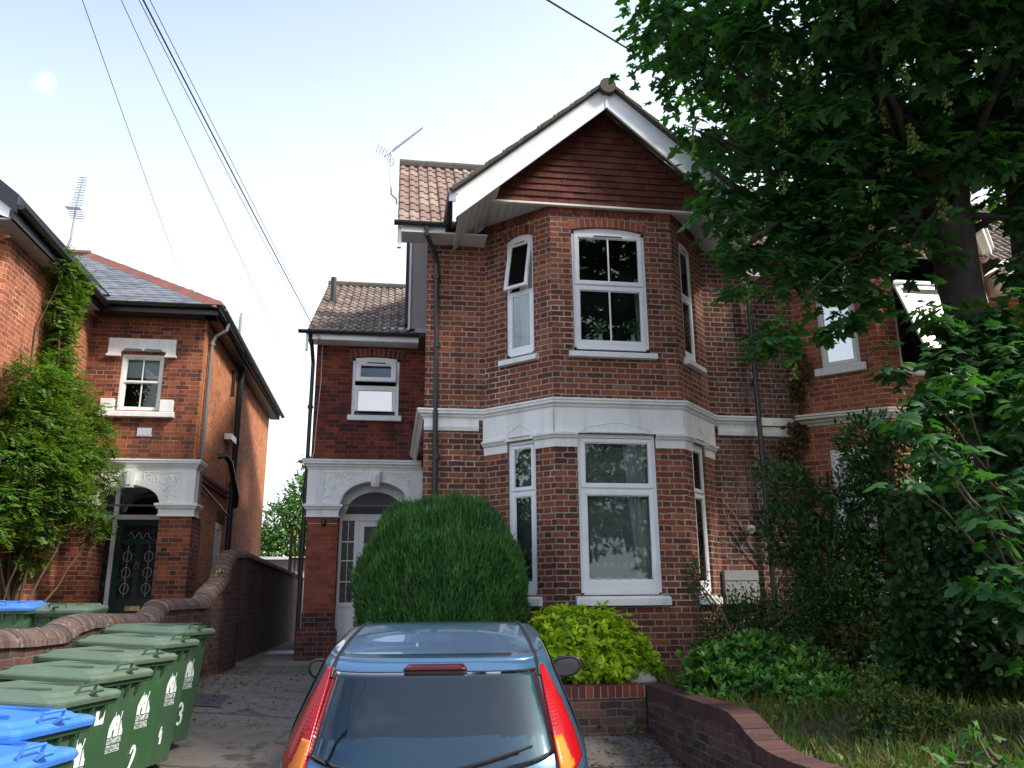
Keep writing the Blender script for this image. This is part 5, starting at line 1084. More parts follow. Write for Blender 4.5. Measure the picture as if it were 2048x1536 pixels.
mb.mesh(vs, fs); body = mb.build('body', MAT['car_paint'], CAR, smooth=True, world=False)
def patch(name, mat, x0, x1, z0, z1, fy, off, parent, nx=16, nz=14, thick=.012, smooth=True):
    """x0, x1 functions of z (0..1 param t)"""
    g = MB(); vs = []
    for j in range(nz+1):
        t = j/nz
        for i in range(nx+1):
            s_ = i/nx; za = z0(s_) if callable(z0) else z0; zb = z1(s_) if callable(z1) else z1; z = za+(zb-za)*t; x = x0(t)+(x1(t)-x0(t))*s_; vs.append((x, fy(x, z, off), z))
    fs = [(j*(nx+1)+i, j*(nx+1)+i+1, (j+1)*(nx+1)+i+1, (j+1)*(nx+1)+i) for j in range(nz) for i in range(nx)]
    g.mesh(vs, fs); o = g.build(name, MAT[mat], parent, smooth=smooth, world=False)
    m_ = o.modifiers.new('thickness', 'SOLIDIFY'); m_.thickness = thick; m_.offset = 0; return o
def chk(): pass
GH0, GH1 = .605, .535     # rear glass half widths, bottom and top
gb = lambda s: 1.045-.075*(1-(2*s-1)**2)**.8
tail = patch('rear_window', 'black_plastic', lambda t: -(GH0+(GH1-GH0)*t), lambda t: GH0+(GH1-GH0)*t, gb, lambda s: 1.372, rearY, .006, CAR, 28, 16, .008)
gl = patch('heated_glass', 'car_glass', lambda t: -(GH0+(GH1-GH0)*t)+.004, lambda t: GH0+(GH1-GH0)*t-.004, lambda s: gb(s)+.003, lambda s: 1.369, rearY, .013, tail, 28, 16, .002)
iv = MB()   # clear area behind the printed border
vs = []; nx, nz = 20, 12
for j in range(nz+1):
    t = j/nz
    for i in range(nx+1):
        s_ = i/nx; u = 2*s_-1; w_ = (.525-.055*t); cor = .04*abs(u)**6; z = 1.085+cor*1.2*(1-2*t)+(1.345-1.085)*t; vs.append((u*w_, rearY(u*w_, z, .0102), z))
iv.mesh(vs, [(j*(nx+1)+i, j*(nx+1)+i+1, (j+1)*(nx+1)+i+1, (j+1)*(nx+1)+i) for j in range(nz) for i in range(nx)])
plain('cabin_seen', (.030, .085, .11), .7, .25, 2, 0); iv.build('cabin_view', MAT['cabin_seen'], tail, smooth=True, world=False)
for sgn in (-1, 1):
    a = (lambda t, g=sgn: g*(.618-.066*t)); b = (lambda t, g=sgn: g*(.742-.02*t-.150*t**1.35))
    x0, x1 = (a, b) if sgn > 0 else (b, a)
    lo = lambda t: .955+.0*t
    housing = patch('tail_lamp', 'lens_red', x0, x1, lambda s, g=sgn: (.935+.05*((1-s) if g < 0 else s)**2), lambda s: 1.378, rearY, .012, CAR, 12, 26, .02)
    ia = (lambda t, g=sgn: g*(.624-.026*t)); ib = (lambda t, g=sgn: g*(.7385-.038*t)); y0, y1 = (ia, ib) if sgn > 0 else (ib, ia)
    patch('indicator_lens', 'lens_amber', y0, y1, lambda s, g=sgn: (.955+.05*((1-s) if g < 0 else s)**2), lambda s: 1.105, rearY, .026, housing, 8, 10, .006)
    ia = (lambda t, g=sgn: g*(.603-.018*t)); ib = (lambda t, g=sgn: g*(.690-.03*t)); y0, y1 = (ia, ib) if sgn > 0 else (ib, ia)
    patch('brake_lens', 'lens_red', y0, y1, 1.14, 1.24, rearY, .026, housing, 8, 10, .006)
patch('brake_light', 'lens_dark', lambda t: -.165+.02*t, lambda t: .165-.02*t, 1.379, 1.394, rearY, .020, CAR, 10, 4, .02)
g = MB()    # spoiler lip over the glass
vs = []
for i in range(33):
    x = -.60+1.2*i/32; y = rearY(x, 1.405); e = .012+.014*(1-(x/.6)**2)
    vs += [(x, y-e, 1.398), (x, y-e+.004, 1.409), (x, y+.10, 1.424), (x, y+.03, 1.394)]
g.mesh(vs, [(i*4+k, (i+1)*4+k, (i+1)*4+(k+1) % 4, i*4+(k+1) % 4) for i in range(32) for k in range(4)]); g.build('tailgate_spoiler', MAT['car_paint'], CAR, smooth=True, world=False)
from mathutils.bvhtree import BVHTree
bv = BVHTree.FromPolygons([v.co.copy() for v in body.data.vertices], [tuple(p.vertices) for p in body.data.polygons])
for sgn in (-1, 1):
    g = MB(); P = []
    for i in range(28):
        t = i/27; y = .56+1.28*t; x = sgn*(.548-.05*t); h = bv.ray_cast(Vector((x, y, 2)), Vector((0, 0, -1)))[0]
        if h: P.append((x, y, h.z+.001))
    g.tube(P, .011, 6); g.build('roof_strip', MAT['black_plastic'], CAR, world=False)
    # side windows
    g = MB(); vs = []; nx, nz = 20, 6
    for j in range(nz+1):
        z = 1.02+.33*j/nz
        for i in range(nx+1): y = (.62+.20*j/nz)+(2.62-.42*j/nz-(.62+.20*j/nz))*i/nx; vs.append((sgn*sideX(y, z, .006), y, z))
    g.mesh(vs, [(j*(nx+1)+i, j*(nx+1)+i+1, (j+1)*(nx+1)+i+1, (j+1)*(nx+1)+i) for j in range(nz) for i in range(nx)]); g.build('side_window', MAT['black_plastic'], CAR, smooth=True, world=False)
    # mirrors
    g = MB(); c = Vector((sgn*.93, 2.62, .965)); vs = []; n = 18
    for k, (yo, sc) in enumerate(((-.035, .86), (-.04, 1.0), (.0, 1.04), (.06, .86), (.10, .45))):
        for i in range(n):
            t = 2*math.pi*i/n; vs.append(c+Vector((math.copysign(abs(math.cos(t))**.75, math.cos(t))*.115*sc, yo, math.copysign(abs(math.sin(t))**.8, math.sin(t))*.075*sc+(.012*math.cos(t)*sgn))))
    fs = [tuple(range(n)), tuple(range(4*n, 5*n))]+[(k*n+i, k*n+(i+1) % n, (k+1)*n+(i+1) % n, (k+1)*n+i) for k in range(4) for i in range(n)]
    g.mesh(vs, fs); g.tube([(sgn*.78, 2.68, .93), (sgn*.85, 2.66, .94)], .03, 8); mi = g.build('wing_mirror', MAT['black_plastic'], CAR, smooth=True, world=False)
    g = MB(); g.face([c+Vector((math.copysign(abs(math.cos(t))**.75, math.cos(t))*.097, -.039, math.copysign(abs(math.sin(t))**.8, math.sin(t))*.060+(.012*math.cos(t)*sgn))) for t in [2*math.pi*i/20 for i in range(20)]])
    tm = NT('mirror_face') if 'mirror_face' not in MAT else None
    if tm: MAT['mirror_face'] = tm.out((.16,.18,.20,1), .05, None, 1.0)
    g.build('mirror_glass', MAT['mirror_face'], mi, world=False)
    g = MB(); g.tube([(sgn*.845, .25, .70), (sgn*.862, .9, .70), (sgn*.862, 3.0, .68)], .012, 6); g.build('door_moulding', MAT['black_plastic'], CAR, world=False)
g = MB(); P = [(.02, .995), (.12, 1.01), (.26, 1.038), (.42, 1.072)]
g.tube([(x, rearY(x, z, .032), z) for x, z in P], [.012, .010, .008, .006], 6); g.tube([(0.0, rearY(0, .99, .02), .985), (0.0, rearY(0, .99, .055), .99)], .024, 10); wi = g.build('rear_wiper', MAT['black_plastic'], CAR, world=False)
g = MB(); P = [(.10, 1.003), (.20, 1.022), (.35, 1.052), (.485, 1.086)]; g.tube([(x, rearY(x, z, .020), z-.004) for x, z in P], [.007, .010, .010, .006], 5); g.build('wiper_blade', MAT['black_plastic'], wi, world=False)
g = MB()
for sgn in (-1, 1): g.tube([(sgn*x, rearY(x, z, .001), z) for x, z in ((.625, .955), (.66, .90), (.675, .80), (.66, .62))], .004, 4)
g.tube([(-.70+1.4*i/30, rearY(-.70+1.4*i/30, .61, .002), .61) for i in range(31)], .006, 4); g.build('shut_line', MAT['black_plastic'], CAR, world=False)
patch('windscreen', 'black_plastic', lambda t: -(.70-.12*t), lambda t: .70-.12*t, 1.03, 1.36, frontY, .004, CAR)
patch('number_plate', 'number_plate', lambda t: -.26, lambda t: .26, .70, .81, rearY, .012, CAR, 6, 2, .008)
for sx in (-1, 1):
    for y in (.78, 3.38):
        g = MB(); x = sx*.80; g.tube([(x-.09, y, .30), (x-.06, y, .30), (x+.06, y, .30), (x+.075, y, .30)], [.27, .305, .305, .28], 28); wh = g.build('wheel', MAT['rubber'], CAR, smooth=False, world=False)
        g = MB(); g.tube([(x+sx*.05, y, .30), (x+sx*.085, y, .30)], [.20, .19], 20); g.build('rim', MAT['wheel_alloy'], wh, world=False)
# flower vases on the upper sill, inside the glass
for i, (x, lab) in enumerate(((.70, 'vase of flowers by the glazing bar inside the upper bay window'), (1.16, 'vase of pink flowers at the right end inside the upper bay window'))):
    q = Fc(x, -.20, 5.30); v = empty('flower_vase', q, lab, 'vase', 'vases in the upper bay window')
    g = MB(); g.tube([(q[0], q[1], 5.28), (q[0], q[1], 5.36), (q[0], q[1], 5.44), (q[0], q[1], 5.47)], [.03, .045, .025, .035], 12); g.build('jar', MAT['far_paint'], v)
    VPEND.append((v, q, i))
# ================================================================ vegetation
def leaf_shape(kind):
    if kind == 'sycamore':
        ang = [-90, -70, -38, -20, -2, 16, 30, 46, 62, 76, 90]; rr = [.10, .42, .50, .30, .78, .52, .46, .36, .62, .78, 1.0]
        pts = [(math.cos(rad(a))*r, math.sin(rad(a))*r+.15) for a, r in zip(ang, rr)]; L_ = [(-x, y) for x, y in pts[1:-1]][::-1]
        o = pts+L_; v = [(0, .12, .05)]+[(x*.52, y*.52, .0-.10*abs(x)-.12*max(0, y-.5)) for x, y in o]; n = len(o)
        return np.array(v), [(0, 1+i, 1+(i+1) % n) for i in range(n)]
    if kind == 'blade': return np.array([(0, 0, 0), (.11, .45, .04), (0, 1, -.06), (-.11, .45, .04)]), [(0, 1, 2), (0, 2, 3)]
    if kind == 'leaf': return np.array([(0, 0, 0), (.20, .35, .05), (.17, .68, .03), (0, 1, -.08), (-.17, .68, .03), (-.20, .35, .05), (0, .5, -.02)]), [(0, 1, 6), (1, 2, 6), (2, 3, 6), (3, 4, 6), (4, 5, 6), (5, 0, 6)]
    if kind == 'round': return np.array([(0, 0, 0), (.38, .3, .04), (.34, .75, .02), (0, 1, -.05), (-.34, .75, .02), (-.38, .3, .04)]), [(0, 1, 2), (0, 2, 3), (0, 3, 4), (0, 4, 5)]
    if kind == 'frond': return np.array([(0, 0, 0), (.10, .42, .03), (.05, .40, .0), (.16, .75, .05), (0, 1.1, 0), (-.16, .75, .05), (-.05, .40, .0), (-.10, .42, .03)]), [(0, 1, 2), (2, 3, 4), (0, 2, 4), (0, 4, 6), (4, 5, 6), (0, 6, 7)]
    if kind == 'spike': return np.array([(.0, 0, 0), (.045, .3, .0), (0, 1, 0), (-.045, .3, 0)]), [(0, 1, 2), (0, 2, 3)]
def unit(v): return v/np.maximum(np.linalg.norm(v, axis=1, keepdims=True), 1e-9)
def leaves(name, parent, pos, dirs, norms, size, kind, mats, midx=None, lab=None):
    T, F = leaf_shape(kind); n = len(pos); d = unit(dirs); s_ = unit(np.cross(d, norms)); nn = np.cross(s_, d)
    V = (pos[:, None, :]+size[:, None, None]*(T[None, :, 0:1]*s_[:, None, :]+T[None, :, 1:2]*d[:, None, :]+T[None, :, 2:3]*nn[:, None, :]))
    k = len(T); F = np.array(F); fc = (F[None]+(np.arange(n)*k)[:, None, None]).reshape(-1, 3); off = np.array(root_loc(parent)) if parent else np.zeros(3)
    V = V.reshape(-1, 3)-off; me = D.meshes.new(name); me.vertices.add(len(V)); me.vertices.foreach_set('co', V.ravel())
    me.loops.add(len(fc)*3); me.loops.foreach_set('vertex_index', fc.ravel()); me.polygons.add(len(fc)); me.polygons.foreach_set('loop_start', np.arange(len(fc))*3)
    me.polygons.foreach_set('use_smooth', [True]*len(fc))
    for m_ in mats: me.materials.append(MAT[m_])
    if midx is not None: me.polygons.foreach_set('material_index', np.repeat(midx, len(F)).astype(np.int32))
    me.update(); me.validate(); o = D.objects.new(name, me); C.objects.link(o)
    if parent: o.parent = parent
    return o
def blobpts(blobs, n, shell=.45, dens=None):
    """points in ellipsoids, weighted by volume^(2/3); returns pos and outward direction"""
    B = np.array([(b+(b[3], b[3])) if len(b) == 4 else b for b in blobs], float); w = (B[:, 3]*B[:, 4]*B[:, 5])**(.75)
    if dens is not None: w = w*np.array(dens)
    idx = RNG.choice(len(B), n, p=w/w.sum()); u = unit(RNG.normal(size=(n, 3))); r = shell+(1-shell)*RNG.random(n)**.8; r *= (1+.10*RNG.normal(size=n))
    p = B[idx, :3]+u*r[:, None]*B[idx, 3:6]; return p, unit(u/B[idx, 3:6]), idx
def rvec(n, s=1): return RNG.normal(size=(n, 3))*s
UP = np.array([0, 0, 1.])
def sprays(blobs, nspray, per, size, spread, droop=.35, shell=.3, dens=None):
    """sycamore twigs: each a loose rosette of drooping leaves"""
    c, out, _ = blobpts(blobs, nspray, shell, dens); c = np.repeat(c, per, 0); out = np.repeat(out, per, 0); n = len(c)
    a = RNG.random(n)*2*np.pi; hd = np.stack([np.cos(a), np.sin(a), np.zeros(n)], 1); d = unit(hd+out*.5*np.array([1, 1, 0])-UP*(droop+.25*RNG.random((n, 1)))+rvec(n, .15))
    pos = c+hd*spread*(.3+.9*RNG.random((n, 1)))-UP*spread*.5*RNG.random((n, 1)); nm = unit(UP+rvec(n, .28)+out*.35)
    return pos, d, nm, size*(.65+.6*RNG.random(n))
def limb(mb, a, b, r0, r1, bend=.2, n=10, seed=0):
    rnd = random.Random(seed); a, b = Vector(a), Vector(b); L_ = (b-a).length; o = Vector((rnd.uniform(-1, 1), rnd.uniform(-1, 1), rnd.uniform(.2, 1)))*L_*bend
    P = [a.lerp(b, i/n)+o*math.sin(math.pi*i/n)+Vector((rnd.uniform(-1, 1), rnd.uniform(-1, 1), rnd.uniform(-1, 1)))*L_*.012 for i in range(n+1)]
    mb.tube(P, [r0+(r1-r0)*i/n for i in range(n+1)], 9); return P
for v, q, i in VPEND:
    n = 160; p = np.array([q[0], q[1], 5.56])+rvec(n, .045)*np.array([1.2, .6, 1.3]); leaves('flowers', v, p, rvec(n)+UP, rvec(n), .03+.03*RNG.random(n), 'leaf', ['leaf_shrub', 'petal'], (RNG.random(n) < .3).astype(int))
# big sycamore: crown blobs in world space
TR = empty('sycamore_tree', (6.3, 7.4, 1.1), 'large sycamore with drooping lobed leaves filling the top right', 'tree')
crown = [(3.25,7.0,8.0,.50),(3.55,6.6,7.4,.5),(3.85,7.0,6.8,.55),(4.05,7.3,6.15,.5),(3.15,7.1,6.50,.22),(2.9,6.9,6.55,.14),(3.35,7.2,6.05,.40),(3.55,7.3,5.5,.42),(3.15,7.0,5.7,.28),(3.3,7.1,5.3,.24),
 (4.4,6.4,7.6,.85),(4.3,7.0,6.6,.8),(4.5,7.4,5.85,.62),(4.15,7.4,5.35,.40),(5.2,6.3,7.6,1.0),(5.3,7.0,6.7,.8),(5.2,7.2,6.15,.55),(6.3,6.2,7.7,1.1),(6.4,7.0,6.9,.8),(7.4,6.8,7.4,1.1),(7.6,7.2,6.4,.7),(4.0,5.4,8.0,1.0),(5.2,5.0,8.0,1.1),(6.5,5.2,8.0,1.2),(2.62,6.9,8.0,.25),(2.5,6.95,8.3,.22),(3.6,5.9,7.9,.55),
 (4.5,8.6,8.1,1.1),(6.0,8.7,8.2,1.3),(7.6,8.5,8.0,1.2),(3.5,7.9,8.5,.9),(4.4,6.6,9.2,1.3),(6.2,6.6,9.4,1.6),(7.8,6.8,9.2,1.4),(5.0,7.6,5.75,.40),(4.75,7.3,5.35,.36),(4.5,7.2,5.6,.45),(5.3,7.2,5.6,.40),(4.0,7.2,5.75,.40),(6.7,6.9,6.2,.5),(5.75,6.8,6.35,.35),(7.0,6.7,5.6,.4)]
pos, d, nm, sz = sprays(crown, 3700, 6, .225, .17, shell=.15)
leaves('crown', TR, pos, d, nm, sz, 'sycamore', ['leaf_sycamore', 'leaf_sycamore_young'], (RNG.random(len(pos)) < .10).astype(int))
hang = [(3.75,7.1,4.62,.16),(3.55,7.1,4.42,.20),(3.72,7.1,4.30,.14),(3.3,7.1,4.95,.16),(4.25,7.3,4.95,.22),(4.55,7.3,4.75,.20),(4.9,7.4,5.0,.18),(4.35,7.3,4.62,.14),(5.1,7.0,5.45,.2),(6.0,7.0,4.75,.35),(6.35,7.0,5.25,.25),(5.6,7.0,4.6,.28),(6.6,6.8,5.7,.35),(5.35,7.0,4.25,.3),(5.85,6.9,4.2,.35),(4.9,7.3,4.5,.12),(6.1,6.9,4.3,.4),(6.3,6.8,3.7,.45),(5.8,6.8,3.6,.4),(6.5,6.8,4.4,.35),(6.0,6.7,3.1,.45),(6.6,6.7,3.1,.4),(5.5,6.8,3.9,.35),(5.15,6.9,3.9,.3),(4.85,7.1,4.15,.16),(5.3,7.0,4.7,.22)]
pos, d, nm, sz = sprays(hang, 560, 5, .22, .13, shell=.1); leaves('drooping_leaves', TR, pos, d, nm, sz, 'sycamore', ['leaf_sycamore', 'leaf_sycamore_young'], (RNG.random(len(pos)) < .3).astype(int))
mb = MB()
mb.tube([(6.35,7.5,.95),(6.30,7.5,1.25),(6.25,7.5,2.0),(6.2,7.5,3.4),(6.14,7.5,4.6),(6.06,7.48,5.3),(6.05,7.45,6.2),(6.2,7.4,7.4),(6.4,7.3,9)], [.52,.36,.26,.22,.20,.225,.22,.2,.1], 16)
mb.tube([(6.5,7.5,1.1),(6.75,7.45,2.2),(6.86,7.4,3.8),(6.88,7.4,5.6),(6.9,7.3,7.2),(7.1,7.2,9)], [.3,.19,.16,.15,.13,.07], 12)
mb.tube([(6.03,7.47,5.5),(5.75,7.3,6.2),(5.3,7.0,6.9),(4.6,6.7,7.4),(3.9,6.7,7.6)], [.20,.16,.12,.07,.03], 10)
for i, (x, y, z, *_r) in enumerate(crown): limb(mb, (6.05-(.0 if x > 5 else .4), 7.4, 5.8+.25*(i % 5)), (x, y, z), .05, .012, .08, 8, i)
limb(mb, (5.7, 7.3, 6.2), (3.7, 7.1, 4.7), .028, .005, .12, 14, 70); limb(mb, (5.6, 7.3, 6.0), (4.5, 7.3, 4.8), .022, .005, .1, 12, 71); limb(mb, (3.9, 7.1, 6.2), (2.8, 6.9, 6.6), .02, .006, .05, 8, 72)
limb(mb, (6.1, 7.4, 4.4), (5.2, 6.9, 4.3), .03, .008, -.1, 8, 73)
mb.build('trunk', MAT['bark'], TR, smooth=True)
kp = blobpts([(c[0], c[1]-.1, c[2]-.15, c[3]*1.0) for c in crown[1:18]]+[(h_[0], h_[1], h_[2], .15) for h_ in hang[:6]], 60, .8)[0]; P_ = []; 
for q in kp:   # hanging yellow-green flower tassels
    m_ = 34; t = RNG.random(m_); P_.append(q+np.stack([RNG.normal(0, .022, m_), RNG.normal(0, .022, m_), -t*.26], 1))
P_ = np.concatenate(P_); leaves('flower_tassels', TR, P_, rvec(len(P_))-UP, rvec(len(P_)), .028+.015*RNG.random(len(P_)), 'round', ['leaf_key'])
# young sycamore shoots in front of the hedge
SS = empty('sycamore_sapling', (5.4, 6.0, 1.1), 'young sycamore shoots with broad pale leaves in front of the dark hedge', 'sapling')
sb = [(4.15,5.9,3.35,.20,.2,.14),(4.3,5.9,3.15,.26,.25,.16),(4.0,5.9,2.95,.2,.2,.15),(4.5,5.9,3.05,.2,.2,.12),(4.7,5.8,2.75,.16),(4.55,5.7,2.5,.2),(4.45,5.7,2.2,.25,.2,.2),(4.75,5.7,1.95,.24),(4.4,5.6,1.8,.2),(4.95,5.6,2.25,.25),(4.6,5.6,1.55,.2),(5.1,5.7,1.8,.22),(5.1,6.0,3.0,.25),(5.4,6.0,3.5,.3),(4.6,6.3,3.7,.2),(5.3,6.1,2.6,.3),(4.9,6.2,3.9,.25),(5.6,6.0,3.9,.35),(5.9,5.9,3.2,.4),(5.7,5.8,2.5,.4),(5.6,5.7,1.9,.35),(6.2,5.8,2.0,.4),(5.2,5.7,1.5,.25)]
pos, d, nm, sz = sprays(sb, 190, 6, .25, .15, .35, .1); leaves('foliage', SS, pos, d, nm, sz, 'sycamore', ['leaf_sycamore', 'leaf_sycamore_young'], (RNG.random(len(pos)) < .06).astype(int))
mb = MB()
for i, b_ in enumerate(sb): limb(mb, (5.5, 6.2, 1.2+.15*(i % 4)), b_[:3], .018, .005, .15, 10, 90+i)
mb.tube([(5.5, 6.2, 1.0), (5.5, 6.2, 3.2)], [.03, .015], 8); mb.build('stem', MAT['twig'], SS)
def hedge(name, loc, label, cat_, blobs, n, size, kind, mats, mi=None, stems=8, group=None, up=.4, shell=.35, jit=.5):
    t = empty(name, loc, label, cat_, group); p, out, _ = blobpts(blobs, n, shell); nn = len(p)
    leaves('foliage', t, p, unit(out*.7+UP*up+rvec(nn, jit)), unit(UP*.5+out*.7+rvec(nn, .5)), size*(.6+.7*RNG.random(nn)), kind, mats, None if mi is None else (RNG.random(nn) < mi).astype(int))
    mb = MB()
    for i in range(stems):
        b_ = blobs[(i*3) % len(blobs)]; limb(mb, (loc[0]+.1*(i-stems/2)/stems, loc[1], loc[2]), b_[:3], .022, .006, .1, 8, i+200)
    mb.build('stem', MAT['twig'], t); return t
hedge('privet_bush', (5.4, 9.0, 1.1), 'tall dark evergreen hedge hiding the lower right bay', 'hedge', [(4.85,9.3,3.25,.28,.3,.35),(4.7,9.2,2.75,.35,.4,.4),(5.1,9.0,2.3,.5,.5,.6),(5.5,9.0,2.9,.6,.5,.6),(5.3,9.0,1.7,.6,.5,.5),(6.1,8.8,3.4,.7,.6,.7),(6.3,8.8,2.4,.8,.6,.8),(6.2,8.6,1.6,.7,.5,.5),(7.2,8.6,3.2,.8,.6,.9),(7.2,8.4,2.0,.9,.6,.9),(8.3,8.4,3.2,.9,.7,1.0),(8.2,8.2,2.0,.9,.7,.9),(6.8,8.8,4.1,.6,.5,.5),(5.7,9.0,3.8,.35,.4,.4),(4.55,9.3,3.45,.16,.2,.2)], 42000, .075, 'leaf', ['leaf_privet', 'leaf_privet_light'], .16, 14, shell=.5)
hedge('privet_bush', (8.2, 6.6, 1.1), 'bushy privet with pale fresh shoots at the right edge under the tree', 'hedge', [(7.2,6.6,3.9,.55,.5,.8),(7.6,6.4,3.0,.7,.5,.8),(7.5,6.2,2.2,.6,.5,.7),(8.3,6.6,3.6,.8,.6,1.0),(7.1,6.6,3.0,.4,.4,.5)], 14000, .075, 'leaf', ['leaf_privet', 'leaf_privet_light'], .35, 10, shell=.5)
hedge('ivy_mound', (5.9, 7.4, 1.0), 'dark ivy leaves heaped around the foot of the sycamore trunks', 'ivy', [(5.2,7.3,1.9,.5,.4,.5),(5.7,7.2,1.6,.5,.4,.4),(5.3,7.3,2.6,.5,.4,.5),(6.0,7.1,2.4,.6,.4,.8),(5.0,7.4,1.45,.45,.35,.3),(6.7,7.0,2.0,.6,.4,.8)], 15000, .07, 'round', ['leaf_privet', 'leaf_sycamore'], .12, 4, shell=.6)
hedge('cotoneaster_bush', (3.9, 8.9, 1.1), 'sparse fine leaved shrub with arching twigs below the white meter box', 'shrub', [(3.75,9.2,1.6,.30,.3,.3),(4.1,9.2,1.8,.5,.4,.35),(4.6,9.0,1.8,.5,.4,.4),(4.3,8.9,1.5,.6,.4,.35),(5.0,8.9,2.1,.5,.4,.4),(4.75,9.4,2.45,.45,.3,.10),(3.55,9.3,2.2,.14,.2,.3)], 12000, .042, 'leaf', ['leaf_privet', 'leaf_privet_light'], .3, 12, shell=.2)
# conifer dome
CB = empty('clipped_conifer', (.62, 9.72, .95), 'large clipped egg shaped conifer in front of the porch', 'bush')
n = 90000; u = unit(RNG.normal(size=(n, 3))); u[:, 2] = np.where(u[:, 2] < -.75, -u[:, 2], u[:, 2]); lump = 1+.032*np.sin(u[:, 0]*7+u[:, 2]*5+1)+.034*np.sin(u[:, 1]*13+u[:, 2]*11)+.02*np.sin(u[:, 0]*23+u[:, 2]*19)*np.sin(u[:, 1]*21)
hh = u[:, 2]; rx = (1-np.abs(hh)**2.28)**(1/2.28)/np.sqrt(np.maximum(1e-4, 1-hh**2)); rx = np.minimum(rx, 1.6); ce_ = np.array([.62, 9.72, 2.02]); r = (.86+.14*RNG.random(n)**.6)*lump
pos = ce_+np.stack([u[:, 0]*r*.93*rx, u[:, 1]*r*.90*rx, np.where(hh > 0, hh*1.09, hh*1.12)*r], 1)
leaves('foliage', CB, pos, unit(u*.6+UP*.9+rvec(n, .26)), unit(u+rvec(n, .6)), .035+.05*RNG.random(n), 'frond', ['leaf_conifer'])
m_ = 26000; leaves('shoots', CB, pos[:m_]+u[:m_]*.03, unit(u[:m_]*.35+UP*1.0+rvec(m_, .22)), unit(u[:m_]+rvec(m_, .6)), .07+.08*RNG.random(m_), 'spike', ['leaf_conifer', 'leaf_dead'], ((RNG.random(m_) < .010) | ((((pos[:m_]-np.array([1.25, 8.95, 1.75]))**2).sum(1) < .03) & (RNG.random(m_) < .45))).astype(int))
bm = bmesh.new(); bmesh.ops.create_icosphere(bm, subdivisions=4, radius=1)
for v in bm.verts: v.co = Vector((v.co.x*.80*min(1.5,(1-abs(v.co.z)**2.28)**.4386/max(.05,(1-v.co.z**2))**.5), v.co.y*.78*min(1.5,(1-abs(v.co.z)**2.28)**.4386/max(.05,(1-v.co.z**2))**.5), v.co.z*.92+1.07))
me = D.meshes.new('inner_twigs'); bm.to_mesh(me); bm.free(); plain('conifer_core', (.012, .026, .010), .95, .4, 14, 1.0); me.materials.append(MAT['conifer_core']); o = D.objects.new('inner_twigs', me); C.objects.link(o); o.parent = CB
mb = MB(); mb.tube([(.62, 9.72, .9), (.62, 9.72, 1.4)], .09, 10); mb.build('trunk', MAT['bark'], CB)
def whorls(name, parent, blobs, nw, per, size, mats, mi=None, kind='leaf', lift=.35, shell=.55):
    c, out, _ = blobpts(blobs, nw, shell); ax = unit(out*.7+UP*.6+rvec(nw, .25)); c = np.repeat(c, per, 0); ax = np.repeat(ax, per, 0); n = len(c)
    q = rvec(n); q = unit(q-ax*(q*ax).sum(1, keepdims=True)); dd = unit(q+ax*lift*(.4+1.6*RNG.random((n, 1))))
    mi_ = None if mi is None else np.repeat((RNG.random(nw) < mi).astype(int), per)
    return leaves(name, parent, c+dd*.01, dd, unit(ax+rvec(n, .15)), size*(.7+.5*RNG.random(n)), kind, mats, mi_)
YS = empty('choisya_shrub', (2.25, 9.2, 1.05), 'bright yellow green shrub rounded over the brick planter, right of the car', 'shrub')
whorls('foliage', YS, [(1.95,9.15,1.62,.42,.38,.30),(2.3,9.15,1.60,.40,.38,.33),(2.55,9.15,1.40,.38,.36,.28),(1.75,9.1,1.42,.30,.3,.26),(2.2,9.0,1.35,.5,.35,.28),(2.75,9.1,1.28,.24,.25,.2)], 2300, 7, .078, ['leaf_choisya', 'leaf_choisya_low'], .12)
mb = MB()
for i in range(14): limb(mb, (2.2+.04*(i-7), 9.1, 1.03), (1.6+.09*i, 8.95+.02*(i % 5), 1.45+.1*(i % 3)), .012, .005, .1, 6, 300+i)
mb.build('stem', MAT['twig'], YS)
GS = empty('evergreen_shrub', (3.6, 7.9, 1.0), 'low mid green shrub with upright leaf rosettes behind the mossy wall', 'shrub')
whorls('foliage', GS, [(3.15,7.9,1.30,.32,.3,.26),(3.5,7.9,1.42,.35,.3,.24),(3.9,7.8,1.32,.36,.3,.26),(3.45,7.6,1.18,.4,.3,.2),(3.95,7.5,1.12,.36,.3,.2),(3.05,7.7,1.15,.22,.25,.2),(4.25,7.7,1.15,.22,.3,.2)], 1500, 8, .085, ['leaf_shrub', 'leaf_privet'], .12, lift=1.1)
MS = empty('golden_shrub', (3.95, 6.3, .95), 'small olive yellow shrub standing in the long grass', 'shrub')
whorls('foliage', MS, [(3.85,6.35,1.28,.20,.2,.22),(4.1,6.3,1.12,.26,.22,.2),(3.8,6.2,1.02,.25,.2,.16),(4.3,6.3,1.08,.18,.2,.15)], 900, 6, .038, ['leaf_yellowish', 'leaf_privet'], .4, lift=.6)
hedge('broadleaf_plant', (4.0, 5.2, .85), 'big leaved bramble like plant at the bottom of the grass bank', 'plant', [(3.45,4.95,1.02,.16,.12,.08),(3.75,4.95,1.0,.14,.12,.1),(3.3,4.9,.9,.12,.12,.06),(3.9,5.3,1.12,.14,.12,.08)], 34, .15, 'sycamore', ['leaf_sycamore_young'], None, 6, up=.1, shell=.2)
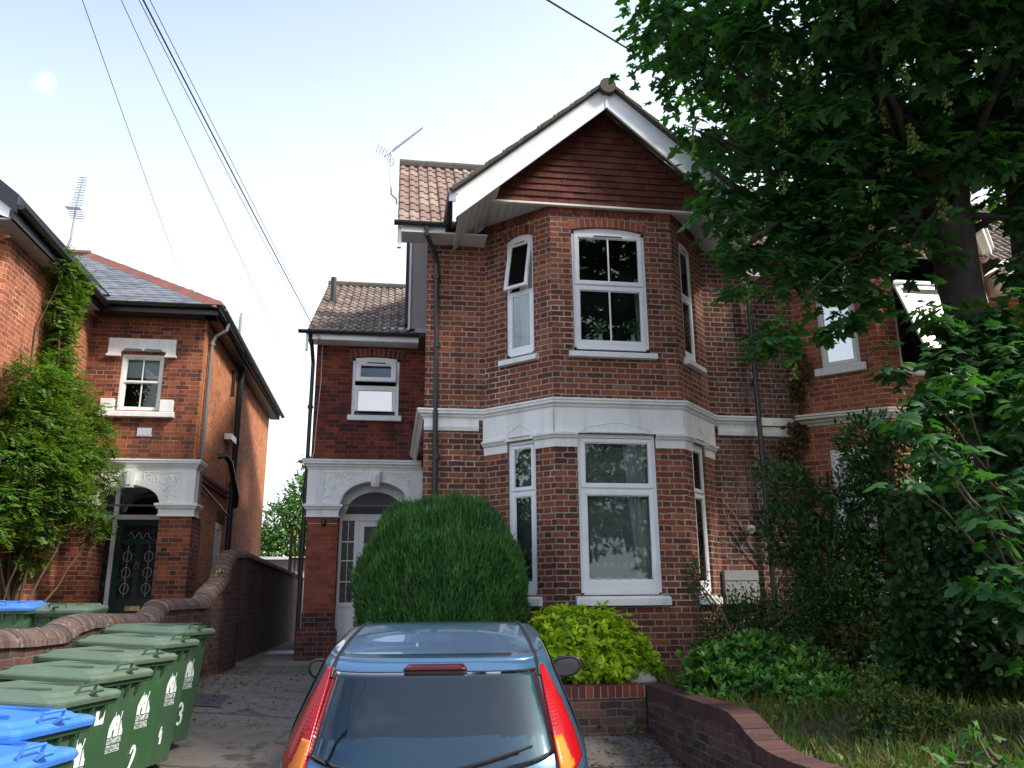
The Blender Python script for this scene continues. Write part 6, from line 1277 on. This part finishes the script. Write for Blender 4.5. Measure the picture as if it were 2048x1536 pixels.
# grass and ground litter on the bank
n = 46000; gx = RNG.random(n)**1.5*6+2.93; gy = 4.5+RNG.random(n)*6.1; gx = np.maximum(gx, np.array([wx(y)+.02 for y in gy])); zz = np.array([lawn_z(a, b) for a, b in zip(gx, gy)]); keep = np.sin(gx*3+gy*2)+np.sin(gy*5.1-gx)*.6+RNG.normal(0, .6, n) > -1.0
gx, gy, zz = gx[keep], gy[keep], zz[keep]; n = len(gx); dd = unit(UP*.8+rvec(n, .55)); tall = .06+.13*RNG.random(n)
tag(leaves('grass', None, np.stack([gx, gy, zz], 1), dd, rvec(n), tall, 'spike', ['grass', 'leaf_dead'], (RNG.random(n) < .18).astype(int)), kind='stuff')
n = 1500; gx = 2.95+RNG.random(n)**1.3*4; gy = 4.6+RNG.random(n)*3.6; gx = np.maximum(gx, np.array([wx(y)+.03 for y in gy])); p = np.stack([gx, gy, np.array([lawn_z(a, b) for a, b in zip(gx, gy)])+.02+.05*RNG.random(n)], 1)
tag(leaves('weeds', None, p, rvec(n)*np.array([1, 1, .3])+UP*.3, UP+rvec(n, .3), .03+.05*RNG.random(n), 'round', ['leaf_shrub', 'grass'], (RNG.random(n) < .5).astype(int)), kind='stuff')
n = 110; gy = 4.7+RNG.random(n)*2.4; gx = np.array([wx(y) for y in gy])-.02+RNG.random(n)*.10; p = np.stack([gx, gy, np.array([lawn_z(a, b) for a, b in zip(gx, gy)])+.07], 1)
tag(leaves('fallen_blossom', None, p, rvec(n), UP+rvec(n, .5), .02+.02*RNG.random(n), 'round', ['petal']), kind='stuff')
n = 2600; gx = -2.35+RNG.random(n)**3*1.3; gy = 8.8+RNG.random(n)*5; k_ = RNG.random(n) < .35; gx = np.where(k_, 2.66-RNG.random(n)**2*.9, gx); gy = np.where(k_, 6+RNG.random(n)*2.6, gy)
p = np.stack([gx, gy, np.array([gzf(a, b) for a, b in zip(gx, gy)])+.012], 1); tag(leaves('leaf_litter', None, p, rvec(n)*np.array([1, 1, .1]), UP+rvec(n, .25), .015+.025*RNG.random(n), 'round', ['leaf_dead']), kind='stuff')
# weeds in the walls
def tuft(x, y, z, label, mats, n=60, s=.05, nm='wall_weed'):
    t = empty(nm, (x, y, z), label, 'weed'); p = np.array([x, y, z])+rvec(n, .05)*np.array([1, 1, .7]); leaves('foliage', t, p, rvec(n)+UP*.8, UP+rvec(n, .6), s*(.5+RNG.random(n)), 'leaf', mats, (RNG.random(n) < .4).astype(int) if len(mats) > 1 else None); return t
tuft(-2.27, 6.95, 1.55, 'small white flowered weed growing out of the boundary wall face', ['leaf_vine', 'petal'], 160, .022)
tuft(-2.40, 12.6, 2.40, 'yellow flowered weed on top of the stepped boundary wall', ['leaf_vine', 'petal_yellow'], 60, .04)
tuft(2.52, 8.5, .74, 'little green weed in the corner of the planter wall foot', ['leaf_vine'], 50, .05)
# climbers
VN_ = empty('wisteria', (-4.7, 12.0, 1.0), 'bright green climbing plant covering the left house wing and its porch side', 'climber')
vb = [(-5.1,12.5,7.05,.22,.3,.25),(-5.05,12.9,6.8,.25,.3,.3),(-5.1,12.8,6.4,.22,.3,.35),(-5.1,12.9,6.0,.2,.3,.3),(-5.1,12.9,5.6,.22,.35,.3),(-5.0,12.9,5.25,.3,.5,.35),(-4.95,12.0,5.0,.35,.6,.4),(-4.85,13.2,4.85,.4,.6,.4),(-4.9,12.2,4.5,.45,.8,.4),(-4.75,13.6,4.5,.4,.5,.4),(-4.8,12.6,4.1,.5,.8,.4),(-4.65,13.7,4.0,.35,.4,.35),(-4.85,11.8,3.9,.5,.7,.4),(-4.8,12.4,3.6,.5,.7,.4),(-4.7,13.2,3.5,.35,.4,.35),(-4.95,11.6,3.3,.4,.6,.35),(-4.9,12.3,3.1,.35,.5,.3),(-4.5,13.6,3.2,.2,.3,.3),(-5.0,12.6,2.7,.2,.3,.25),(-5.0,11.2,2.9,.3,.4,.3),(-5.25,13.2,6.2,.08,.4,.5)]
c, out, _ = blobpts(vb, 6000, .45); per = 9; ax = unit(out*.6-UP*.25+rvec(len(c), .5)); k_ = np.tile(np.arange(per), len(c)); c2 = np.repeat(c, per, 0); a2 = np.repeat(ax, per, 0); q = unit(np.cross(a2, UP+.01)); sd_ = np.where(k_ % 2 == 0, 1, -1)[:, None]
pos = c2+a2*(k_*.019)[:, None]; dd = unit(q*sd_+a2*.55); leaves('foliage', VN_, pos, dd, np.repeat(unit(UP+out*.6+rvec(len(c), .3)), per, 0), .068*(.7+.5*RNG.random(len(pos))), 'leaf', ['leaf_vine'])
mb = MB()
for i, b_ in enumerate(vb): limb(mb, (-5.2, 12.7, 1.0+.3*(i % 8)), b_[:3], .025, .008, .06, 9, 400+i)
mb.tube([(-5.22, 12.8, 1.0), (-5.2, 12.75, 3.5), (-5.22, 12.85, 5.2), (-5.2, 12.8, 7.0)], [.05, .04, .03, .015], 8); mb.build('stem', MAT['twig'], VN_)
IV = empty('dead_creeper', (5.7, 10.7, 1.1), 'dry brown creeper with bare stems clinging beside the black downpipe', 'climber')
p, out, _ = blobpts([(5.85,10.72,5.6,.10,.06,.5),(5.8,10.72,4.9,.14,.06,.4),(5.75,10.72,4.3,.22,.06,.3),(5.6,10.72,3.95,.22,.06,.3),(5.75,10.72,3.5,.2,.06,.35),(5.9,10.6,5.2,.05,.08,.5)], 1500, .1); n = len(p); leaves('dry_leaves', IV, p, rvec(n)-UP*.6, rvec(n)-np.array([0, 1, 0]), .03+.04*RNG.random(n), 'round', ['leaf_dead', 'leaf_privet'], (RNG.random(n) < .3).astype(int))
mb = MB(); random.seed(21)
def creep(x, z, ang, L_, r, dep=0):
    P = [(x, 10.785, z)]
    for i in range(int(L_/.08)):
        ang += random.uniform(-.22, .22); x += .08*math.cos(ang); z += .08*math.sin(ang); P.append((x, 10.785, z))
        if dep < 2 and random.random() < .3: creep(x, z, ang+random.choice((-1, 1))*random.uniform(.4, .9), L_*.4, r*.6, dep+1)
    mb.tube(P, [r*(1-.6*i/len(P)) for i in range(len(P))], 4)
for x, z, a_, L_ in ((5.75, 3.2, 1.8, 2.2), (5.7, 3.3, 2.2, 1.6), (5.6, 4.0, 1.7, 1.6), (5.4, 2.6, 2.1, 1.5), (5.1, 2.3, 2.2, 1.2), (5.0, 2.6, 2.3, 1.0), (5.8, 4.5, 1.5, 1.6), (5.85, 1.2, 1.65, 4.5)): creep(x, z, a_, L_, .008)
mb.build('stem', MAT['dead_stem'], IV)
# trees beyond the passage, and across the road behind the camera
def tree(name, loc, label, blobs, n, size, mats, h, kind='leaf', group=None):
    t = empty(name, loc, label, 'tree', group); p, out, _ = blobpts(blobs, n, .45); nn = len(p)
    leaves('crown', t, p, unit(out+rvec(nn, .7)-UP*.2), unit(UP+out+rvec(nn, .5)), size*(.6+.8*RNG.random(nn)), kind, mats); mb = MB()
    mb.tube([(loc[0], loc[1], loc[2]), (loc[0]+.1, loc[1], loc[2]+h*.5), (loc[0], loc[1], loc[2]+h)], [.22, .16, .05], 10)
    for i, b_ in enumerate(blobs): limb(mb, (loc[0], loc[1], loc[2]+h*(.3+.05*(i % 6))), b_[:3], .07, .02, .06, 7, 500+i)
    mb.build('trunk', MAT['bark'], t)
tree('garden_tree', (-3.2, 31, 1.1), 'leafy tree seen beyond the passage between the two houses', [(-3.9,30,4.6,.9),(-3.0,30.5,5.6,.9),(-2.6,31,6.6,.8),(-3.3,30,5.0,.7),(-4.6,30,3.9,.8),(-2.4,30.5,4.8,.9),(-2.2,31,7.2,.5),(-3.7,30,3.6,.9),(-1.8,31,5.8,1.0),(-5.4,31,4.6,.7)], 9000, .17, ['leaf_far'], 5, group=None)
tg = 'street trees across the road'
for i, (x, y, r) in enumerate(((6.5, -17, 3.6), (13, -19, 4.2), (-9, -22, 3.4))):
    tree('street_tree', (x, y, -.1), ['broad street tree across the road, nearest the right half of the houses', 'street tree across the road at the far right', 'street tree across the road facing the left house'][i], [(x+r*.5*math.cos(k*1.9), y+r*.4*math.sin(k*2.3), 5.2+.75*k, r*.55, r*.5, r*.42) for k in range(6)], 5200, .36, ['leaf_sycamore'], 6.5, group=tg)

hedge('added_bush', (-7.0, 8.3, .9), 'added bush out of view on the left, put there to darken the bay window reflections', 'bush', [(-7.0,8.2,3.2,1.3,1.6,1.6),(-6.4,8.6,2.0,1.0,1.3,1.1),(-7.4,9.0,4.6,1.1,1.3,1.2),(-6.9,7.6,4.3,1.0,1.1,1.2)], 7000, .16, 'leaf', ['leaf_privet', 'leaf_privet_light'], .3, 8, shell=.5)  # unseen bush, added so the left bay panes reflect something dark
